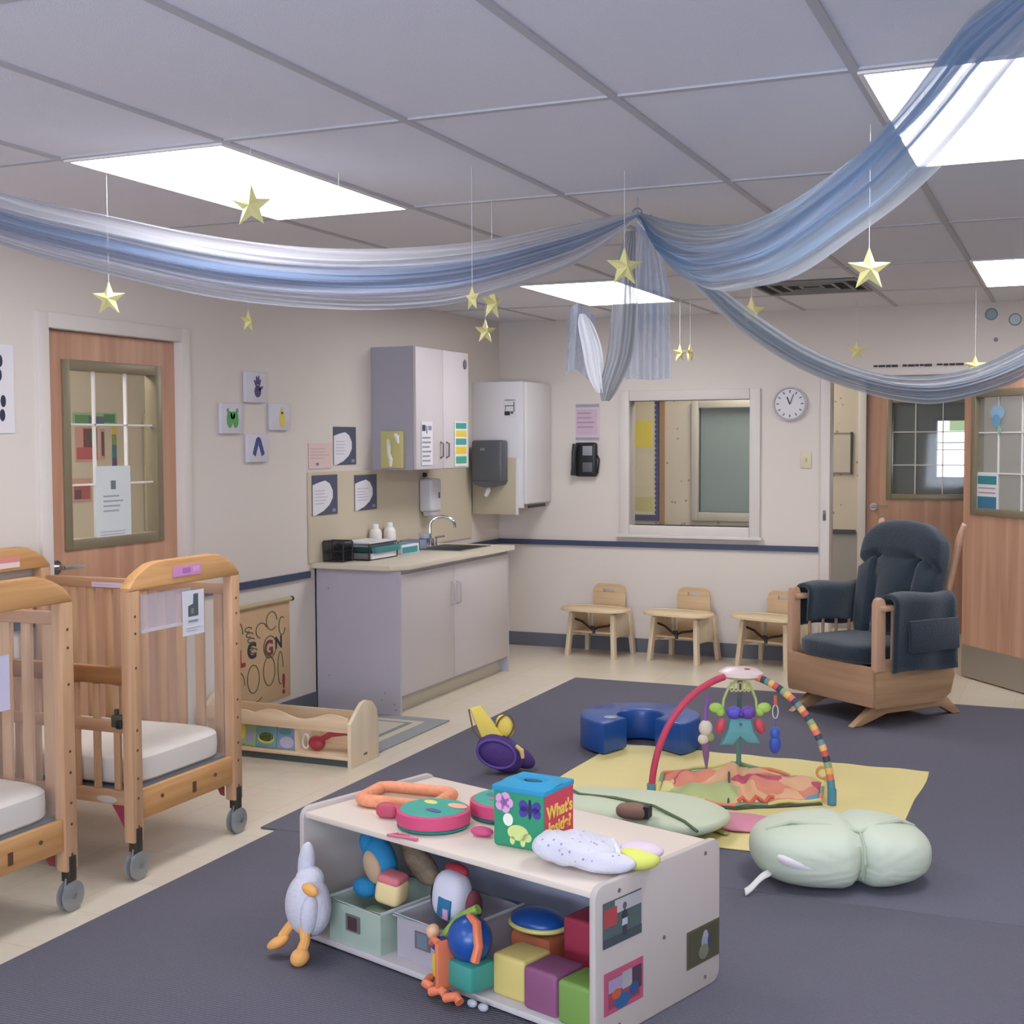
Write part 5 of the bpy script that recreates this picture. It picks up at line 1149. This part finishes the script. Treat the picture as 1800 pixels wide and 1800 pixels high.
# activity cube toy (orange/blue)
t = thing('activity_ball', 'orange framed activity toy with a blue ball, yellow and green panels at the shelf front', 'toy', SP_(.665, -.01, .013), SA-.1)
OG = M('de7a54', .5); BB = M('1d4f98', .3)
B().ell((.03, .03, .155), (.065, .06, .065), BB, nu=28).build('blue_ball', t)
B().box((.04, .03, .065), (.10, .10, .075), M('3f9488', .5), bev=.012).build('green_panel', t)
B().box((-.055, .01, .062), (.065, .05, .075), M('dcc04c', .5), bev=.015).build('yellow_panel', t)
B().ell((-.06, .01, .118), (.045, .03, .02), M('5a3a9a', .5)).build('purple_cap', t)
B().box((-.013, -.012, .085), (.016, .085, .135), OG, bev=.006).tube([(-.013, -.045, .15), (-.04, -.04, .152), (-.06, -.03, .135)], .010, OG, 10).tube([(-.09, -.01, .022)]+[(-.07+.02*k, -.045+.012*math.sin(k*2.2), .016+.006*math.cos(k*2.2)) for k in range(8)], .013, OG, 10).tube([(.03, .03, .215), (.07, .02, .21), (.10, 0, .16), (.095, -.01, .12)], .013, OG, 10).build('orange_frame', t)
B().tube([(-.07, .03, .14), (-.03, .05, .19), (.02, .07, .225)], [.014, .017, .014], M('8db452', .5), 10).build('green_handle', t)
B().ell((-.09, .0, .15), (.02, .02, .022), M('e0b08a', .5)).build('peach_knob', t)
t = thing('blue_dome_toy', 'deep blue domed toy with a yellow rim and orange side behind the yellow block', 'toy', SH_(.695, .31, .0), SA)
B().bx(-.075, .08, -.045, .045, 0, .085, M('dd8058', .5), .02).build('orange_side', t)
B().ell((.0, 0, .112), (.088, .07, .034), BB, nu=28).build('blue_dome', t)
b = B(); b.tube([(.088*math.cos(a), .07*math.sin(a), .104) for a in [2*PI*i/28 for i in range(28)]], .007, M('e0d67c', .5), 8, closed=True); b.build('yellow_rim', t)
tag(B().ell((0, 0, .03), (.055, .045, .03), M('6fae5e', .5)).build('green_dome', loc=SH_(.93, .37, .187)), 'green rounded toy on top of the red block at the back of the shelf', 'toy')
def blk(label, a, b_, z, s, h, rz=0):
    o = B().box((0, 0, s[2]/2), s, M(h, .55, bump=.05, bscale=40), bev=.012, seg=3).build('soft_block', loc=SH_(a, b_, z), rot=(0, 0, SA+rz))
    return tag(o, label, 'block', 'soft toy blocks')
blk('large red soft block behind the small blocks at the right end of the shelf', .975, .33, 0, (.25, .20, .185), '9c3248')
blk('yellow soft block at the shelf front', .815, .10, 0, (.115, .12, .115), 'd2bf72')
blk('purple soft block between the yellow and green blocks', .938, .085, 0, (.115, .12, .115), '8a5274')
blk('olive green soft block against the right end of the shelf', 1.062, .075, 0, (.112, .12, .115), '76994a')
t = thing('clear_caster_clip', 'small clear plastic clips at the bottom front of the toy shelf', 'clip', SP_(.76, -.02, 0), SA)
B().ell((-.02, 0, .012), (.016, .012, .011), clearmat('c9ccd8', .7)).ell((.02, 0, .012), (.016, .012, .011), clearmat('c9ccd8', .7)).build('clip', t)

# small red thing at the right edge on the floor
tag(B().box((0, 0, .012), (.16, .10, .024), M('b4505a', .6), bev=.006).build('red_tile', loc=(-.10, 8.18, 0), rot=(0, 0, .3)), 'small red block on the floor at the right edge near the open door', 'block')

# ------------------------------------------------------------------ drapes
H0 = Vector((-1.493, 4.675, 0))
def interp(pts, x):
    if x <= pts[0][0]: return pts[0][1]
    for i in range(len(pts)-1):
        if x <= pts[i+1][0]:
            t_ = (x-pts[i][0])/(pts[i+1][0]-pts[i][0])
            p0 = pts[max(i-1, 0)]; p1 = pts[i]; p2 = pts[i+1]; p3 = pts[min(i+2, len(pts)-1)]
            m1 = (p2[1]-p0[1])/max(1e-6, p2[0]-p0[0])*(p2[0]-p1[0]); m2 = (p3[1]-p1[1])/max(1e-6, p3[0]-p1[0])*(p2[0]-p1[0])
            t2, t3 = t_*t_, t_*t_*t_
            return (2*t3-3*t2+1)*p1[1]+(t3-2*t2+t_)*m1+(-2*t3+3*t2)*p2[1]+(t3-t2)*m2
    return pts[-1][1]
def swag(A, E, top, bot, folds, amp, mat, name, parent, phase=0, back=True):
    A = Vector(A); E = Vector(E); d = (E-A); Lg = Vector((d.x, d.y)).length; tx = Vector((d.x/Lg, d.y/Lg, 0)); n = Vector((-tx.y, tx.x, 0))
    def fn(u_, v_):
        s_ = u_*Lg; zt1 = interp(top, s_); zb1 = interp(bot, s_)
        gat = min(1, s_/.45, (Lg-s_)/.35+.25); 
        z = zt1+(zb1-zt1)*v_
        off = amp*gat*(math.sin(2*PI*folds*v_+phase+1.1*math.sin(u_*4+v_*2))+.5*math.sin(2*PI*folds*2.3*v_+u_*6+phase))
        bell = .07*gat*math.sin(PI*v_)
        return A+tx*s_+n*(off-bell)+Vector((0, 0, z-A.z))
    o = B(); o.norecalc = 1; o.sheet(fn, 120, 96, mat); ob = o.build(name, parent, angle=180)
    return ob
S1 = sheer('sheer_blue_white', '7b8fae', 'c4c1c7', 'c4c6cc', 9, .78)
S2 = sheer('sheer_blue', '87a2c2', '8ea4bc', 'b9bfc6', 11, .62)
S3 = sheer('sheer_grey_blue', '8f9dab', '8797a6', 'cfd0d3', 4, .82)
S4 = sheer('sheer_tail', '8ba2c4', '98abc8', 'a8b6cc', 6, .5)
hang = 'sheer drapes swagged from ceiling hooks'
t = tag(thing('fabric_swag', 'blue and white sheer swag sweeping from the left edge to the central hook', 'drape', (0, 0, 0), 0, hang), None, None)
swag((*H0.xy, 0), (-2.9, 2.6, 0), [(0, 2.371), (.306, 2.302), (.638, 2.218), (.988, 2.163), (1.271, 2.142), (1.57, 2.149), (1.929, 2.189), (2.224, 2.232), (2.507, 2.33)],
     [(0, 2.345), (.156, 2.236), (.306, 2.152), (.662, 2.025), (.883, 1.979), (1.194, 1.957), (1.573, 1.969), (1.916, 2.019), (2.228, 2.085), (2.507, 2.19)], 4, .018, S1, 'sheer_cloth', t)
B().cyl((-2.9, 2.6, 2.33), (-2.9, 2.6, H-.006), .004, WHITE, 6).cyl((-2.9, 2.6, 2.19), (-2.9, 2.6, 2.33), .004, WHITE, 6).build('hanging_cord', t)
t = tag(thing('fabric_swag', 'broad blue sheer swag rising from the central hook to the upper right corner', 'drape', (0, 0, 0), 0, hang), None, None)
swag((*H0.xy, 0), (0, 2.6, 0), [(0, 2.371), (.373, 2.274), (.743, 2.205), (1.099, 2.165), (1.434, 2.169), (1.686, 2.198), (1.954, 2.256), (2.18, 2.345), (2.3, 2.39), (2.556, 2.42)],
     [(0, 2.345), (.099, 2.318), (.373, 2.159), (.695, 2.012), (1.102, 1.974), (1.368, 1.975), (1.689, 2.027), (1.958, 2.08), (2.184, 2.155), (2.378, 2.251), (2.556, 2.35)], 5, .020, S2, 'sheer_cloth', t, 1)
t = tag(thing('fabric_swag', 'grey-blue and white sheer swag hanging low toward the doors at the right', 'drape', (0, 0, 0), 0, hang), None, None)
swag((*H0.xy, 0), (.6, 5.3, 0), [(0, 2.371), (.031, 2.355), (.166, 2.207), (.32, 2.081), (.454, 1.976), (.617, 1.87), (.82, 1.785), (.98, 1.76), (1.178, 1.783), (1.373, 1.871), (1.8, 2.13), (2.185, 2.40)],
     [(0, 2.335), (.124, 2.188), (.249, 2.058), (.372, 1.936), (.577, 1.799), (.78, 1.715), (1.021, 1.662), (1.179, 1.681), (1.375, 1.75), (1.8, 2.0), (2.185, 2.33)], 3, .015, S3, 'sheer_cloth', t, 2)
B().cyl((.6, 5.3, 2.33), (.6, 5.3, H-.006), .004, WHITE, 6).build('hanging_cord', t)
t = tag(thing('fabric_tail', 'straight pale blue sheer tail hanging down from the central hook', 'drape', (0, 0, 0), 0, hang), None, None)
def tailfn(u_, v_):
    wd_ = .025+.06*min(1, v_*2.2); x_ = (u_-.5)*2*wd_
    return Vector((-1.470+x_*.92+.012*v_, 4.70+x_*.39, 2.36-.60*v_+.002*math.sin(u_*9))) + Vector((-.39, .92, 0))*(.008*math.sin(u_*PI*7+v_*2)*min(1, v_*2))
o = B(); o.norecalc = 1; o.sheet(lambda a, b_: tailfn(b_, a), 60, 40, S4); o.build('sheer_cloth', t, angle=180)
t = tag(thing('fabric_tail', 'looped grey and white satin tail curling up below the central hook', 'drape', (0, 0, 0), 0, hang), None, None)
SAT = sheer('satin_grey', '8c8e92', '85878c', 'a4a6aa', 5, .94); SATW = sheer('satin_white', 'fafafc', 'fafafc', 'fafafc', 3, .97)
def crescent(P, wd_, mat, nm):
    def fn(u_, v_):
        k = u_*(len(P)-1); i = min(int(k), len(P)-2); f_ = k-i; a = Vector(P[i]).lerp(Vector(P[i+1]), f_)
        w_ = wd_*math.sin(PI*min(.97, .06+u_*.9))**.6; s_ = (v_-.5)*2
        return a+Vector((.92, .39, 0))*(w_*s_)+Vector((-.39, .92, 0))*(-.02*math.cos(s_*1.5)+.006*math.sin(s_*9))
    o = B(); o.norecalc = 1; o.sheet(fn, 60, 24, mat); return o.build(nm, t, angle=180)
def sm(P, n=24):
    out = []
    for k in range(n+1):
        x = k/n*(len(P)-1); idx = [(i, P[i]) for i in range(len(P))]
        out.append(tuple(interp([(i, P[i][c]) for i in range(len(P))], x) for c in range(3)))
    return out
crescent(sm([(-1.515, 4.67, 2.30), (-1.53, 4.66, 2.15), (-1.535, 4.655, 2.0), (-1.55, 4.65, 1.85), (-1.585, 4.64, 1.74), (-1.60, 4.63, 1.68)]), .05, SAT, 'grey_fold')
crescent(sm([(-1.62, 4.63, 1.71), (-1.635, 4.62, 1.78), (-1.645, 4.61, 1.87), (-1.665, 4.605, 1.95), (-1.68, 4.60, 2.0)]), .036, SATW, 'white_fold')
def t3(u_, v_): return Vector((-1.70+(v_-.5)*.09-.02*(1-u_), 4.615+(v_-.5)*.04, 2.02-.24*u_+.02*math.sin(v_*5)))+Vector((.03, .012, 0))*(1-u_)+Vector((-.39, .92, 0))*.01*math.sin(v_*14)
o = B(); o.norecalc = 1; o.sheet(t3, 12, 12, S4); o.build('sheer_end', t)
t = thing('ceiling_hook', 'small hook and wire holding the drapes to the ceiling', 'hook', (H0.x, H0.y, 2.37))
B().cyl((0, 0, 0), (0, 0, H-.006-2.37), .0025, M('9a9aa0', .4), 8).build('wire', t); b = B(); b.tube([(.018*math.cos(a), 0, -.004+.018*math.sin(a)) for a in [2*PI*i/12 for i in range(12)]], .0035, M('8d8d92', .4, .5), 6, closed=True); b.build('ring', t)

# ------------------------------------------------------------------ stars
GOLD = M('e6de98', .35, .1)
stars = [(-2.946, 3.517, 2.009, .058, .35, 'gold star hanging left above the wooden door, below the swag'),
 (-2.259, 3.334, 2.232, .066, .25, 'gold star hanging in front of the left ceiling light'),
 (-3.70, 5.42, 2.12, .056, 1.45, 'gold star seen nearly edge-on, right of the wooden door top'),
 (-1.817, 3.933, 1.998, .044, -.55, 'gold star touching the drape edge, left of the cluster of three'),
 (-2.001, 4.506, 2.045, .066, 1.30, 'gold star seen edge-on, middle of the cluster of three'),
 (-2.561, 5.687, 2.049, .062, 1.0, 'gold star hanging lowest in the cluster of three'),
 (-1.383, 4.194, 2.106, .068, .75, 'gold star in front of the central hook of the drapes'),
 (-1.231, 5.385, 2.059, .066, .75, 'gold star on the upper part of the low grey-blue swag'),
 (-.549, 3.872, 2.015, .064, .38, 'gold star hanging at right in front of the ceiling vent level'),
 (-2.329, 8.184, 2.09, .062, 1.0, 'small distant gold star above the interior window, left of a pair'),
 (-2.188, 7.917, 2.07, .062, 1.5, 'small distant gold star above the interior window, edge-on, right of a pair'),
 (-1.294, 8.627, 2.10, .066, .6, 'faint distant gold star above the low point of the right swag'),
 (-.556, 8.262, 1.965, .066, .1, 'gold star half hidden by the right end of the low swag')]
for (x, y, z, R_, rz, lb) in stars:
    t = thing('hanging_star', lb, 'star', (x, y, z), rz, 'gold paper stars on threads')
    b = B(); vs = [b.bm.verts.new((0, -.35*R_, 0)), b.bm.verts.new((0, .35*R_, 0))]; rim = []
    for k in range(10):
        a = PI/2+2*PI*k/10; r_ = R_ if k % 2 == 0 else R_*.42; rim.append(b.bm.verts.new((r_*math.cos(a), 0, r_*math.sin(a))))
    b.mi(GOLD)
    for k in range(10):
        for c_ in (0, 1):
            f = b.bm.faces.new((vs[c_], rim[k], rim[(k+1) % 10]) if c_ == 0 else (vs[c_], rim[(k+1) % 10], rim[k])); f.smooth = False
    b.build('star_body', t, angle=5)
    B().cyl((0, 0, R_*.95), (0, 0, H-.006-z), .0009, M('d8d8de', .5), 6).build('thread', t)
tag(B().cyl((0, 0, 0), (0, 0, .05), .0012, WHITE, 6).build('loose_thread', loc=(-2.253, 3.831, H-.056)), 'short loose white thread hanging from the ceiling right of the left light', 'thread')
